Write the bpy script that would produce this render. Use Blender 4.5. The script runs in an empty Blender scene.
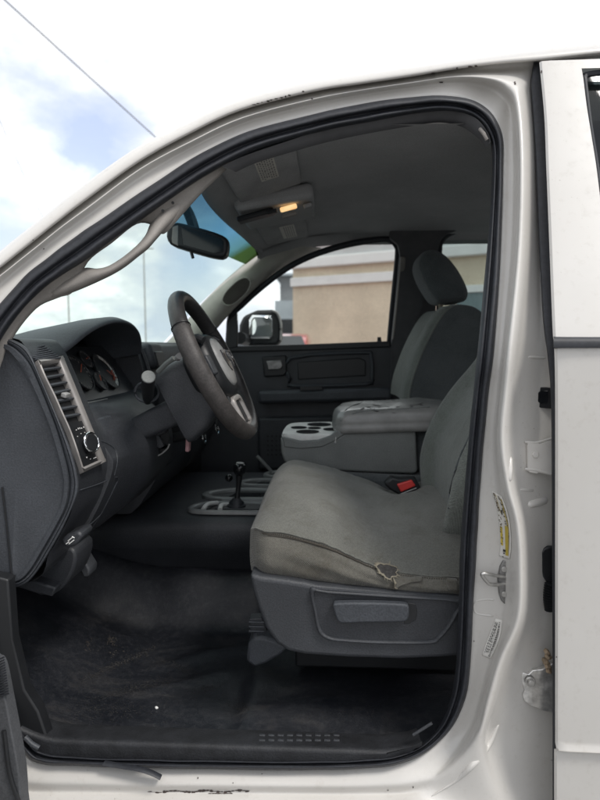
import bpy, bmesh, math, random
from math import radians, sin, cos, pi
from mathutils import Vector, Matrix, Euler
from mathutils.bvhtree import BVHTree
random.seed(7)
scn = bpy.context.scene
COL = scn.collection

# ------------------------------------------------------------------ camera
CZ = 1.45
F = 577.0
cam_d = bpy.data.cameras.new('camera')
cam = bpy.data.objects.new('camera', cam_d)
COL.objects.link(cam)
cam.location = (0, 0, CZ)
cam.rotation_euler = (radians(90 - 5.4), 0, radians(2.78))
cam_d.sensor_fit = 'AUTO'
cam_d.sensor_width = 36
cam_d.lens = F / 800 * 36
cam_d.clip_start = 0.02
cam_d.clip_end = 2000
cam_d.dof.use_dof = True
cam_d.dof.focus_distance = 1.22
cam_d.dof.aperture_fstop = 4.2
scn.camera = cam
R3 = Euler(cam.rotation_euler).to_matrix()
EYE = Vector((0, 0, CZ))


def ray(px, py):
    return R3 @ Vector(((px - 300) / F, -(py - 400) / F, -1))


def P(px, py, Y):
    """point of the world seen at photo pixel (px, py) at lateral distance Y"""
    d = ray(px, py)
    return EYE + d * (Y / d.y)


def shellY(z):
    return 1.06 + max(0.0, z - 1.45) * 0.38


def S(px, py, off=0.0):
    Y = 1.06
    for _ in range(6):
        p = P(px, py, Y)
        Y = shellY(p.z) + off
    return P(px, py, Y)


# ------------------------------------------------------------------ node helpers
def new_mat(name):
    m = bpy.data.materials.new(name)
    m.use_nodes = True
    nt = m.node_tree
    b = nt.nodes['Principled BSDF']
    return m, nt, b


def coords(nt, scale=1.0, kind='Object'):
    tc = nt.nodes.new('ShaderNodeTexCoord')
    mp = nt.nodes.new('ShaderNodeMapping')
    mp.inputs['Scale'].default_value = (scale,) * 3 if not isinstance(scale, tuple) else scale
    nt.links.new(tc.outputs[kind], mp.inputs['Vector'])
    return mp.outputs['Vector']


def noise(nt, vec, scale, detail=4, rough=0.55, dist=0.0):
    n = nt.nodes.new('ShaderNodeTexNoise')
    n.inputs['Scale'].default_value = scale
    n.inputs['Detail'].default_value = detail
    n.inputs['Roughness'].default_value = rough
    n.inputs['Distortion'].default_value = dist
    nt.links.new(vec, n.inputs['Vector'])
    return n.outputs['Fac']


def ramp(nt, fac, stops):
    r = nt.nodes.new('ShaderNodeValToRGB')
    el = r.color_ramp.elements
    while len(el) < len(stops):
        el.new(0.5)
    for e, (p, c) in zip(el, stops):
        e.position = p
        e.color = (c[0], c[1], c[2], 1) if len(c) == 3 else c
    nt.links.new(fac, r.inputs['Fac'])
    return r.outputs['Color']


def bump(nt, b, height, strength=0.3, dist=0.002):
    bp = nt.nodes.new('ShaderNodeBump')
    bp.inputs['Strength'].default_value = strength
    bp.inputs['Distance'].default_value = dist
    nt.links.new(height, bp.inputs['Height'])
    nt.links.new(bp.outputs['Normal'], b.inputs['Normal'])
    return bp


def simple(name, col, rough=0.5, metal=0.0, var=0.15, nscale=18, bscale=0, bstr=0.2, bdist=0.001, spec=0.5, coat=0.0, grain=0.55):
    m, nt, b = new_mat(name)
    v = coords(nt)
    f = noise(nt, v, nscale, 5, 0.6)
    lo = tuple(c * (1 - var) for c in col)
    hi = tuple(min(1, c * (1 + var)) for c in col)
    c = ramp(nt, f, [(0.3, lo), (0.7, hi)])
    nt.links.new(c, b.inputs['Base Color'])
    b.inputs['Roughness'].default_value = rough
    b.inputs['Metallic'].default_value = metal
    b.inputs['Specular IOR Level'].default_value = spec
    b.inputs['Coat Weight'].default_value = coat
    if bscale:
        gr_ = noise(nt, v, bscale, 2, 0.5)
        bump(nt, b, gr_, bstr, bdist)
        g2 = ramp(nt, gr_, [(0.32, (0.66,) * 3), (0.68, (1.34,) * 3)])
        mx = nt.nodes.new('ShaderNodeMix')
        mx.data_type = 'RGBA'
        mx.blend_type = 'MULTIPLY'
        mx.inputs[0].default_value = grain
        nt.links.new(c, mx.inputs[6])
        nt.links.new(g2, mx.inputs[7])
        nt.links.new(mx.outputs[2], b.inputs['Base Color'])
    return m


def glass_mat(name, tint=(0.93, 0.95, 0.95), refl=1.0):
    m = bpy.data.materials.new(name)
    m.use_nodes = True
    nt = m.node_tree
    nt.nodes.clear()
    out = nt.nodes.new('ShaderNodeOutputMaterial')
    tr = nt.nodes.new('ShaderNodeBsdfTransparent')
    tr.inputs['Color'].default_value = (*tint, 1)
    gl = nt.nodes.new('ShaderNodeBsdfGlossy')
    gl.inputs['Roughness'].default_value = 0.02
    gl.inputs['Color'].default_value = (refl,) * 3 + (1,)
    lw = nt.nodes.new('ShaderNodeLayerWeight')
    lw.inputs['Blend'].default_value = 0.5
    pw = nt.nodes.new('ShaderNodeMath')
    pw.operation = 'POWER'
    nt.links.new(lw.outputs['Facing'], pw.inputs[0])
    pw.inputs[1].default_value = 4.0
    fr = nt.nodes.new('ShaderNodeMath')
    fr.operation = 'MULTIPLY_ADD'
    nt.links.new(pw.outputs[0], fr.inputs[0])
    fr.inputs[1].default_value = 0.35
    fr.inputs[2].default_value = 0.035
    mx = nt.nodes.new('ShaderNodeMixShader')
    nt.links.new(fr.outputs[0], mx.inputs[0])
    nt.links.new(tr.outputs[0], mx.inputs[1])
    nt.links.new(gl.outputs[0], mx.inputs[2])
    nt.links.new(mx.outputs[0], out.inputs['Surface'])
    return m, nt, tr


# ---- materials
def paint_mat():
    m, nt, b = new_mat('white_paint')
    v = coords(nt)
    big = noise(nt, v, 3.0, 4, 0.55)
    fine = noise(nt, coords(nt, (9, 9, 9)), 6.0, 6, 0.7)
    c1 = ramp(nt, big, [(0.25, (0.575, 0.553, 0.52)), (0.75, (0.645, 0.628, 0.60))])
    c2 = ramp(nt, fine, [(0.30, (0.55, 0.50, 0.43)), (0.45, (1, 1, 1))])
    mx = nt.nodes.new('ShaderNodeMix')
    mx.data_type = 'RGBA'
    mx.blend_type = 'MULTIPLY'
    mx.inputs[0].default_value = 0.16
    nt.links.new(c1, mx.inputs[6])
    nt.links.new(c2, mx.inputs[7])
    sp = noise(nt, v, 170, 2, 0.5)
    spk = ramp(nt, sp, [(0.24, (0.30, 0.25, 0.19)), (0.29, (1, 1, 1))])
    mx2 = nt.nodes.new('ShaderNodeMix')
    mx2.data_type = 'RGBA'
    mx2.blend_type = 'MULTIPLY'
    msk = ramp(nt, noise(nt, v, 2.2, 3, 0.6), [(0.50, (0, 0, 0)), (0.68, (0.6, 0.6, 0.6))])
    nt.links.new(msk, mx2.inputs[0])
    nt.links.new(mx.outputs[2], mx2.inputs[6])
    nt.links.new(spk, mx2.inputs[7])
    nt.links.new(mx2.outputs[2], b.inputs['Base Color'])
    r = ramp(nt, fine, [(0.3, (0.5,) * 3), (0.7, (0.3,) * 3)])
    nt.links.new(r, b.inputs['Roughness'])
    b.inputs['Coat Weight'].default_value = 0.7
    b.inputs['Coat Roughness'].default_value = 0.07
    bump(nt, b, noise(nt, v, 9, 3, 0.5), 0.10, 0.004)
    return m


def fabric_mat(name, a, bcol, stain, wscale=330):
    m, nt, b = new_mat(name)
    v = coords(nt)
    big = noise(nt, v, 5.5, 5, 0.62, 0.4)
    c1 = ramp(nt, big, [(0.28, a), (0.72, bcol)])
    st = noise(nt, v, 11, 6, 0.7, 0.8)
    c2 = ramp(nt, st, [(0.30, stain), (0.50, (1, 1, 1))])
    mx = nt.nodes.new('ShaderNodeMix')
    mx.data_type = 'RGBA'
    mx.blend_type = 'MULTIPLY'
    mx.inputs[0].default_value = 0.7
    nt.links.new(c1, mx.inputs[6])
    nt.links.new(c2, mx.inputs[7])
    w = nt.nodes.new('ShaderNodeTexWave')
    w.inputs['Scale'].default_value = wscale / 2
    w.inputs['Distortion'].default_value = 3
    w.bands_direction = 'DIAGONAL'
    nt.links.new(v, w.inputs['Vector'])
    fn = noise(nt, v, wscale, 2, 0.6)
    add = nt.nodes.new('ShaderNodeMath')
    add.operation = 'ADD'
    nt.links.new(w.outputs['Fac'], add.inputs[0])
    nt.links.new(fn, add.inputs[1])
    mul = nt.nodes.new('ShaderNodeMath')
    mul.operation = 'MULTIPLY_ADD'
    nt.links.new(noise(nt, v, 26, 4, 0.6, 0.6), mul.inputs[0])
    mul.inputs[1].default_value = 7.0
    nt.links.new(add.outputs[0], mul.inputs[2])
    nt.links.new(mx.outputs[2], b.inputs['Base Color'])
    b.inputs['Roughness'].default_value = 0.92
    b.inputs['Specular IOR Level'].default_value = 0.2
    b.inputs['Sheen Weight'].default_value = 0.25
    fr_ = ramp(nt, fn, [(0.30, (0.72,) * 3), (0.70, (1.28,) * 3)])
    mx3 = nt.nodes.new('ShaderNodeMix')
    mx3.data_type = 'RGBA'
    mx3.blend_type = 'MULTIPLY'
    mx3.inputs[0].default_value = 0.75
    nt.links.new(mx.outputs[2], mx3.inputs[6])
    nt.links.new(fr_, mx3.inputs[7])
    nt.links.new(mx3.outputs[2], b.inputs['Base Color'])
    bump(nt, b, mul.outputs[0], 0.55, 0.0016)
    return m


def floor_mat():
    m, nt, b = new_mat('black_floor_vinyl')
    v = coords(nt)
    big = noise(nt, coords(nt, (0.8, 1.9, 1)), 5.0, 8, 0.7, 0.9)
    c1 = ramp(nt, big, [(0.42, (0.008, 0.0095, 0.0135)), (0.54, (0.014, 0.0155, 0.020)), (0.72, (0.038, 0.037, 0.038))])
    sm = noise(nt, v, 70, 5, 0.75)
    c2 = ramp(nt, sm, [(0.48, (0, 0, 0)), (0.80, (0.028, 0.027, 0.027))])
    mx = nt.nodes.new('ShaderNodeMix')
    mx.data_type = 'RGBA'
    mx.blend_type = 'ADD'
    mx.inputs[0].default_value = 0.8
    nt.links.new(c1, mx.inputs[6])
    nt.links.new(c2, mx.inputs[7])
    nt.links.new(mx.outputs[2], b.inputs['Base Color'])
    b.inputs['Roughness'].default_value = 0.46
    bump(nt, b, noise(nt, v, 260, 3, 0.6), 0.45, 0.0015)
    return m


M = {}
M['paint'] = paint_mat()
M['seal'] = simple('black_rubber', (0.022, 0.024, 0.03), 0.55, bscale=120, bstr=0.15)
M['plastic'] = simple('dark_grey_plastic', (0.041, 0.044, 0.050), 0.50, nscale=5, var=0.28, bscale=300, bstr=0.6, bdist=0.001)
M['plastic2'] = simple('charcoal_plastic', (0.033, 0.0355, 0.041), 0.48, nscale=5, var=0.25, bscale=300, bstr=0.6, bdist=0.001)
M['capgrey'] = simple('slate_grey_plastic', (0.052, 0.057, 0.066), 0.56, nscale=6, var=0.22, bscale=280, bstr=0.6, bdist=0.001)
M['sillblack'] = simple('scuffed_black_plastic', (0.017, 0.018, 0.021), 0.6, var=0.45, nscale=25, bscale=260, bstr=0.7, bdist=0.001)
M['black'] = simple('black_plastic', (0.014, 0.015, 0.017), 0.45)
M['gloss'] = simple('gloss_black', (0.01, 0.011, 0.013), 0.12)
M['silver'] = simple('satin_silver_plastic', (0.33, 0.31, 0.295), 0.42, 0.3, nscale=30)
M['padsilver'] = simple('worn_silver_pad', (0.30, 0.30, 0.295), 0.42, 0.0, nscale=40)
M['chrome'] = simple('chrome', (0.75, 0.76, 0.77), 0.12, 1.0, 0.04)
M['steel'] = simple('galvanised_steel', (0.55, 0.54, 0.52), 0.35, 0.8, 0.15, 60, 90, 0.3)
M['seat'] = fabric_mat('grey_seat_fabric', (0.112, 0.113, 0.100), (0.172, 0.172, 0.153), (0.62, 0.58, 0.50))
M['seatside'] = fabric_mat('brown_grey_seat_side', (0.112, 0.108, 0.094), (0.160, 0.152, 0.130), (0.62, 0.55, 0.45))
M['seatback'] = fabric_mat('green_grey_seat_fabric', (0.138, 0.152, 0.138), (0.198, 0.213, 0.195), (0.7, 0.7, 0.66))
M['seatdark'] = fabric_mat('dark_grey_seat_fabric', (0.078, 0.088, 0.092), (0.110, 0.122, 0.126), (0.8, 0.8, 0.8))
M['console'] = simple('grey_console_plastic', (0.165, 0.175, 0.170), 0.55, nscale=8, bscale=300, bstr=0.4, bdist=0.0008, grain=0.35)
M['vinyl'] = simple('cracked_grey_vinyl', (0.25, 0.25, 0.242), 0.27, nscale=14, var=0.14, bscale=60, bstr=0.25, bdist=0.002, grain=0.06)
M['tray'] = simple('pale_grey_tray', (0.68, 0.68, 0.66), 0.45)
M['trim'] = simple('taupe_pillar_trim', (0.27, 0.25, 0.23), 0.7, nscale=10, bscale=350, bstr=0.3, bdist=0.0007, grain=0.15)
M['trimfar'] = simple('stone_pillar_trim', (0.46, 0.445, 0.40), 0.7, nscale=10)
M['headliner'] = simple('grey_headliner', (0.40, 0.40, 0.405), 0.95, nscale=4, var=0.12, bscale=600, bstr=0.4, bdist=0.0008)
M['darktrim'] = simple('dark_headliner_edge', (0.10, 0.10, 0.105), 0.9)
M['visor'] = simple('grey_visor_cloth', (0.36, 0.357, 0.36), 0.9, nscale=9, bscale=500, bstr=0.4, bdist=0.0006)
M['label'] = simple('pale_paper', (0.62, 0.60, 0.55), 0.6, var=0.1, nscale=60)
M['stickerw'] = simple('white_sticker', (0.72, 0.70, 0.66), 0.4, var=0.08, nscale=60)
M['stickery'] = simple('worn_yellow_sticker', (0.62, 0.56, 0.36), 0.5, var=0.35, nscale=120)
M['yellow'] = simple('yellow_print', (0.55, 0.42, 0.06), 0.5)
M['ink'] = simple('black_ink', (0.03, 0.03, 0.03), 0.6)
M['inkbrown'] = simple('faded_brown_ink', (0.12, 0.09, 0.05), 0.6)
M['inkgrey'] = simple('grey_ink', (0.24, 0.23, 0.22), 0.6)
M['white'] = simple('white_print', (0.78, 0.78, 0.76), 0.5)
M['red'] = simple('red_button', (0.62, 0.05, 0.045), 0.4)
M['pink'] = simple('faded_pink_tape', (0.36, 0.20, 0.21), 0.6, var=0.2, nscale=60)
M['floor'] = floor_mat()
M['leather'] = simple('worn_black_leather', (0.034, 0.032, 0.032), 0.40, nscale=35, var=0.3, bscale=260, bstr=0.35, bdist=0.0008)
M['leatherw'] = simple('worn_brown_leather', (0.050, 0.045, 0.043), 0.55, nscale=45, var=0.3, bscale=240, bstr=0.5, bdist=0.001)
M['foam'] = simple('yellowed_foam', (0.24, 0.215, 0.165), 0.95, bscale=200, bstr=0.8)
M['thread'] = simple('dark_thread', (0.045, 0.038, 0.03), 0.9)
M['chip'] = simple('rust_chip', (0.06, 0.045, 0.04), 0.8, var=0.4, nscale=300)
M['gauge'] = simple('gauge_black', (0.02, 0.022, 0.024), 0.3)
M['orange'] = simple('orange_print', (0.30, 0.07, 0.04), 0.5)
M['dirt'] = simple('dried_mud', (0.075, 0.065, 0.056), 0.95, var=0.5, nscale=90, bscale=200, bstr=0.8)
M['dust'] = simple('grey_scuff', (0.036, 0.035, 0.035), 0.95, var=0.5, nscale=120)
M['glass'], _, _ = glass_mat('clear_glass', (0.95, 0.97, 0.96), 0.6)
M['tint'], _, _ = glass_mat('tinted_glass', (0.74, 0.80, 0.79))
M['darktint'], _, _ = glass_mat('dark_tinted_glass', (0.20, 0.23, 0.24))
M['wind'], _, _ = glass_mat('windscreen_glass', (0.70, 0.79, 0.755), 0.4)


def band_mat():
    m, nt, tr = glass_mat('shade_band_glass', (0.2, 0.45, 0.7), 0.5)
    tc = nt.nodes.new('ShaderNodeTexCoord')
    sx = nt.nodes.new('ShaderNodeSeparateXYZ')
    nt.links.new(tc.outputs['Object'], sx.inputs[0])
    mr = nt.nodes.new('ShaderNodeMapRange')
    mr.inputs['From Min'].default_value = -0.65
    mr.inputs['From Max'].default_value = 0.65
    nt.links.new(sx.outputs['Y'], mr.inputs['Value'])
    c = ramp(nt, mr.outputs[0], [(0.0, (0.07, 0.14, 0.18)), (0.5, (0.09, 0.20, 0.27)), (0.74, (0.14, 0.34, 0.43)), (0.86, (0.11, 0.27, 0.27)), (0.91, (0.055, 0.10, 0.025)), (1.0, (0.04, 0.075, 0.02))])
    nt.links.new(c, tr.inputs['Color'])
    return m


M['band'] = band_mat()


def lamp_mat():
    m, nt, b = new_mat('lit_dome_lens')
    b.inputs['Base Color'].default_value = (0.8, 0.7, 0.5, 1)
    v = coords(nt)
    c = ramp(nt, noise(nt, v, 25, 2), [(0.3, (0.9, 0.42, 0.12)), (0.7, (1.0, 0.70, 0.34))])
    nt.links.new(c, b.inputs['Emission Color'])
    b.inputs['Emission Strength'].default_value = 0.36
    return m


M['lamp'] = lamp_mat()

# ------------------------------------------------------------------ mesh helpers
WORLD_LOC = {}
BVH = {}


def finish(name, me, mat, parent, center=True):
    o = bpy.data.objects.new(name, me)
    COL.objects.link(o)
    if mat is not None:
        if isinstance(mat, (list, tuple)):
            for k in mat:
                me.materials.append(k)
        else:
            me.materials.append(mat)
    c = Vector((0, 0, 0))
    if center and len(me.vertices):
        mn = Vector([min(v.co[i] for v in me.vertices) for i in range(3)])
        mxx = Vector([max(v.co[i] for v in me.vertices) for i in range(3)])
        c = (mn + mxx) / 2
        me.transform(Matrix.Translation(-c))
    pl = WORLD_LOC.get(parent.name, Vector((0, 0, 0))) if parent else Vector((0, 0, 0))
    o.location = c - pl
    WORLD_LOC[o.name] = c
    if parent:
        o.parent = parent
    return o


def from_bm(name, bm, mat, parent=None, smooth=35, bevel=0.0, seg=2, sub=0, solid=0.0, keep=False):
    bmesh.ops.remove_doubles(bm, verts=bm.verts, dist=1e-6)
    bmesh.ops.recalc_face_normals(bm, faces=bm.faces)
    me = bpy.data.meshes.new(name)
    bm.to_mesh(me)
    bm.free()
    if keep:
        BVH[keep] = BVHTree.FromPolygons([v.co.copy() for v in me.vertices], [list(p.vertices) for p in me.polygons])
    if smooth:
        me.polygons.foreach_set('use_smooth', [True] * len(me.polygons))
        if smooth < 180:
            me.set_sharp_from_angle(angle=radians(smooth))
    o = finish(name, me, mat, parent)
    if solid:
        md = o.modifiers.new('s', 'SOLIDIFY')
        md.thickness = solid
        md.offset = 0
    if bevel:
        md = o.modifiers.new('b', 'BEVEL')
        md.width = bevel
        md.segments = seg
        md.limit_method = 'ANGLE'
        md.angle_limit = radians(35)
        md.harden_normals = False
        me.polygons.foreach_set('use_smooth', [True] * len(me.polygons))
    if sub:
        md = o.modifiers.new('u', 'SUBSURF')
        md.levels = sub
        md.render_levels = sub
    return o


def cr(pts, n=6, closed=False):
    pts = [Vector(p) for p in pts]
    out = []
    L = len(pts)
    segs = L if closed else L - 1
    for i in range(segs):
        if closed:
            p0, p1, p2, p3 = pts[i - 1], pts[i], pts[(i + 1) % L], pts[(i + 2) % L]
        else:
            p1, p2 = pts[i], pts[i + 1]
            p0 = pts[i - 1] if i > 0 else p1 * 2 - p2
            p3 = pts[i + 2] if i + 2 < L else p2 * 2 - p1
        for k in range(n):
            t = k / n
            out.append(0.5 * ((2 * p1) + (p2 - p0) * t + (2 * p0 - 5 * p1 + 4 * p2 - p3) * t * t + (3 * p1 - p0 - 3 * p2 + p3) * t ** 3))
    if not closed:
        out.append(pts[-1].copy())
    return out


def grid(bm, rows, close_u=False, close_v=False, cap=False):
    vs = [[bm.verts.new(p) for p in r] for r in rows]
    nr, nc = len(vs), len(vs[0])
    for i in range(nr if close_u else nr - 1):
        a, b = vs[i], vs[(i + 1) % nr]
        for j in range(nc if close_v else nc - 1):
            k = (j + 1) % nc
            try:
                bm.faces.new((a[j], a[k], b[k], b[j]))
            except ValueError:
                pass
    if cap:
        bm.faces.new(vs[0])
        bm.faces.new(vs[-1])
    return vs


def loft(name, rows, mat, parent=None, close_u=False, close_v=False, cap=False, **kw):
    bm = bmesh.new()
    grid(bm, rows, close_u, close_v, cap)
    return from_bm(name, bm, mat, parent, **kw)


def ring_at(p, t, r, seg, up=None, r2=None):
    t = t.normalized()
    up = up or Vector((0, 0, 1))
    a = t.cross(up)
    if a.length < 1e-3:
        a = t.cross(Vector((1, 0, 0)))
    a.normalize()
    b = a.cross(t).normalized()
    r2 = r2 or r
    return [p + a * (cos(2 * pi * k / seg) * r) + b * (sin(2 * pi * k / seg) * r2) for k in range(seg)]


def add_tube(bm, path, r, seg=10, cap=True, up=None, r2=None):
    path = [Vector(p) for p in path]
    rows = []
    for i, p in enumerate(path):
        t = path[min(i + 1, len(path) - 1)] - path[max(i - 1, 0)]
        rr = r[i] if isinstance(r, (list, tuple)) else r
        rb = (r2[i] if isinstance(r2, (list, tuple)) else r2) if r2 else None
        rows.append(ring_at(p, t, rr, seg, up, rb))
    grid(bm, rows, False, True, cap)


def tube(name, path, r, mat, parent=None, seg=10, up=None, r2=None, **kw):
    bm = bmesh.new()
    add_tube(bm, path, r, seg, True, up, r2)
    return from_bm(name, bm, mat, parent, **kw)


def add_box(bm, c, s, rot=None):
    mt = Matrix.Translation(Vector(c)) @ (rot.to_4x4() if rot else Matrix.Identity(4)) @ Matrix.Diagonal((s[0], s[1], s[2], 1))
    bmesh.ops.create_cube(bm, size=1, matrix=mt)


def box(name, c, s, mat, parent=None, rot=None, bevel=0.0, **kw):
    bm = bmesh.new()
    add_box(bm, c, s, rot)
    return from_bm(name, bm, mat, parent, bevel=bevel, **kw)


def add_prism(bm, pts, off):
    """pts: list of Vector outline, off: extrusion vector"""
    off = Vector(off)
    a = [bm.verts.new(p) for p in pts]
    b = [bm.verts.new(Vector(p) + off) for p in pts]
    bm.faces.new(a)
    bm.faces.new(b)
    n = len(a)
    for i in range(n):
        bm.faces.new((a[i], a[(i + 1) % n], b[(i + 1) % n], b[i]))


def prism(name, pts, off, mat, parent=None, bevel=0.0, **kw):
    bm = bmesh.new()
    add_prism(bm, pts, off)
    return from_bm(name, bm, mat, parent, bevel=bevel, **kw)


def pxprism(name, px, Y, depth, mat, parent=None, bevel=0.0, curve=0, **kw):
    """outline traced at distance Y, given a real thickness away from the door"""
    pts = [P(a, b, Y) for a, b in px]
    if curve:
        pts = cr(pts, curve, True)
    return prism(name, pts, (0, depth, 0), mat, parent, bevel, **kw)


def hit(key, px, py, lift=0.0):
    d = ray(px, py).normalized()
    loc, nor, idx, dist = BVH[key].ray_cast(EYE, d)
    if loc is None:
        return None
    if nor.dot(d) > 0:
        nor = -nor
    return loc + nor * lift


def patch(name, left, right, key, mat, parent, nu=16, nv=5, lift=0.0012, thick=0.001):
    """a thin sheet lying on a surface, between two traced edges"""
    L = cr([(x, y, 0) for x, y in left], 8)
    Rr = cr([(x, y, 0) for x, y in right], 8)

    def at(lst, t):
        f = t * (len(lst) - 1)
        i = min(int(f), len(lst) - 2)
        return lst[i].lerp(lst[i + 1], f - i)
    rows = []
    for i in range(nu + 1):
        a, b = at(L, i / nu), at(Rr, i / nu)
        row = []
        for j in range(nv + 1):
            q = a.lerp(b, j / nv)
            h = hit(key, q.x, q.y, lift)
            row.append(h if h else S(q.x, q.y))
        rows.append(row)
    return loft(name, rows, mat, parent, solid=thick)


def add_disc(bm, c, n, r, depth, seg=24, r_top=None):
    n = Vector(n).normalized()
    c = Vector(c)
    rows = [ring_at(c, n, r, seg), ring_at(c + n * depth, n, r_top or r, seg)]
    grid(bm, rows, False, True, True)


def empty(name, loc):
    o = bpy.data.objects.new(name, None)
    COL.objects.link(o)
    o.location = loc
    o.empty_display_size = 0.3
    WORLD_LOC[o.name] = Vector(loc)
    return o


def tag(o, label=None, cat=None, group=None, kind=None):
    if label:
        o['label'] = label
    if cat:
        o['category'] = cat
    if group:
        o['group'] = group
    if kind:
        o['kind'] = kind
    return o


# ================================================================== TRUCK
truck = empty('pickup_truck', (0.2, 1.9, 0))
tag(truck, 'white crew cab pickup truck with its front door open on a worn grey interior', 'pickup truck')

# ------------------------------------------------ traced loops of the door opening
L0 = [(-85, 395), (-35, 344), (0, 304), (25, 276), (50, 256), (75, 237), (100, 220), (150, 186), (200, 154), (250, 131), (319, 113), (367, 103), (413, 97), (451, 96), (479, 103), (495, 118), (503, 139), (503, 177), (501, 247), (495, 340), (489, 390), (484, 440), (480, 490), (478, 525), (476, 560), (473, 610), (470, 670), (463, 706), (446, 735), (420, 756), (390, 766), (350, 769), (300, 770), (200, 769), (150, 768), (81, 766), (42, 764), (28, 757), (12, 735), (-5, 700), (-25, 640), (-60, 540), (-80, 450)]
LIN = [(-55, 425), (-15, 368), (10, 325), (37, 294), (62, 275), (87, 259), (112, 240), (163, 204), (210, 173), (257, 150), (323, 131), (369, 122), (413, 114), (448, 111), (474, 118), (487, 132), (492, 149), (492, 180), (488, 243), (479, 340), (474, 390), (469, 440), (465, 490), (462, 525), (460, 560), (459, 607), (456, 667), (450, 702), (437, 730), (415, 748), (388, 756), (350, 759), (300, 760), (200, 759), (150, 758), (81, 756), (47, 752), (33, 745), (20, 726), (3, 694), (-17, 636), (-50, 540), (-68, 455)]
L2 = [(-100, 375), (-48, 328), (-13, 288), (12, 267), (37, 247), (62, 227), (88, 208), (141, 169), (191, 142), (243, 118), (315, 99), (364, 90), (411, 83), (455, 77), (488, 79), (507, 87), (516, 104), (520, 160), (518, 247), (509, 340), (504, 390), (500, 440), (506, 487), (515, 523), (518, 565), (516, 618), (498, 662), (487, 700), (477, 735), (452, 771), (418, 790), (370, 793), (298, 793), (198, 792), (148, 792), (75, 791), (25, 790), (-5, 780), (-25, 752), (-45, 715), (-65, 650), (-95, 545), (-110, 450)]
L3 = [(-104, 370), (-52, 323), (-17, 283), (8, 262), (33, 242), (58, 222), (84, 202), (138, 163), (188, 135), (240, 111), (313, 92), (363, 84), (410, 77), (455, 69.5), (500, 64), (541, 61), (546, 85), (550, 150), (556, 247), (562, 340), (562, 390), (562, 440), (562, 485), (562, 525), (562, 565), (562, 620), (562, 690), (562, 745), (562, 800), (562, 880), (450, 880), (380, 880), (298, 880), (198, 880), (148, 880), (70, 880), (0, 880), (-60, 850), (-90, 790), (-120, 730), (-140, 655), (-160, 545), (-170, 450)]
NST = len(L0)
assert len(LIN) == NST == len(L2) == len(L3), (len(LIN), NST, len(L2), len(L3))


def lerp2(a, b, t):
    return (a[0] + (b[0] - a[0]) * t, a[1] + (b[1] - a[1]) * t)


def section(i):
    if i <= 13:
        return 'roof'
    if i <= 15:
        return 'corner'
    if i <= 28:
        return 'pillar'
    if i == 29:
        return 'bend'
    return 'sill'


OFF = {  # depth offsets of rings: flange, L0, L1a, L1, L2, M1, M2, L3
    'roof': (0.045, 0.030, 0.028, 0.024, 0.004, 0.010, 0.016, 0.022),
    'corner': (0.055, 0.042, 0.042, 0.034, 0.000, 0.006, 0.030, 0.022),
    'pillar': (0.070, 0.055, 0.054, 0.044, -0.004, 0.002, 0.040, 0.080),
    'bend': (0.060, 0.042, 0.036, 0.026, 0.006, 0.006, 0.014, 0.03),
    'sill': (0.050, 0.034, 0.020, 0.012, 0.018, 0.002, -0.012, -0.02),
}
body_rows = [[] for _ in range(8)]
for i in range(NST):
    o = OFF[section(i)]
    fl = lerp2(L0[i], LIN[i], 0.55)
    l1a = lerp2(L0[i], L2[i], 0.40)
    l1 = lerp2(L0[i], L2[i], 0.74)
    if section(i) == 'pillar':
        w = max(1.0, L3[i][0] - L2[i][0])
        m1 = lerp2(L2[i], L3[i], min(0.4, 7 / w))
        m2 = lerp2(L2[i], L3[i], min(0.75, 18 / w))
    else:
        m1 = lerp2(L2[i], L3[i], 0.25)
        m2 = lerp2(L2[i], L3[i], 0.55)
    if section(i) == 'sill':
        m1 = lerp2(L2[i], L3[i], 0.10)
        m2 = lerp2(L2[i], L3[i], 0.25)
    for k, q in enumerate((fl, L0[i], l1a, l1, L2[i], m1, m2, L3[i])):
        body_rows[k].append(S(q[0], q[1], o[k]))
dense = [cr(r, 5) for r in body_rows]
cols = list(zip(*dense))
cols = [cr(c, 4) for c in cols]
body = loft('door_jamb', [list(c) for c in cols], M['paint'], truck, smooth=180, keep='jamb')
tag(body, 'white painted door jamb with grime and chips')

# roof rail + roof skin
SIL = [(-112, 360), (-60, 313), (-25, 274), (0, 251), (25, 231), (49, 212), (74, 192), (131, 151), (182, 124.5), (238, 99), (311, 80.5), (361, 72.5), (408, 65), (455, 58.5), (500, 53), (541, 48), (600, 43), (680, 36), (760, 30), (850, 24)]
RB = L3[:16] + [(600, 54.5), (680, 47), (760, 41), (850, 35)]
rail = []
for a, b in zip(SIL, RB):
    g0 = S(b[0], b[1], 0.024)
    g1 = S(b[0], b[1] , 0.004)
    q = lerp2(b, a, 0.12)
    g2 = S(q[0], q[1], -0.008)
    q = lerp2(b, a, 0.55)
    g3 = S(q[0], q[1], -0.010)
    g4 = S(a[0], a[1], 0.004)
    g5 = g4 + Vector((0.004, 0.035, 0.010))
    g6 = g4 + Vector((0.014, 0.075, 0.004))
    rail.append([g0, g1, g2, g3, g4, g5, g6])
rail = [list(r) for r in zip(*[cr(list(c), 5) for c in zip(*rail)])]
rail = [cr(c, 3) for c in rail]
loft('roof_rail', rail, M['paint'], truck, smooth=180, keep='rail')
roof_rows = []
for a in cr([(x, y, 0) for x, y in SIL[9:]], 3):
    g = S(a.x, a.y, 0.004) + Vector((0.008, 0.05, 0.009))
    row = []
    for k in range(13):
        t = k / 12
        y = g.y + (3.86 - 2 * g.y) * t
        row.append(Vector((g.x - 0.06 * sin(pi * t), y, g.z + 0.055 * sin(pi * t) ** 0.8)))
    far = row[-1]
    row += [far + Vector((0, 0.04, -0.02)), far + Vector((0, 0.055, -0.06))]
    roof_rows.append(row)
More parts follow.
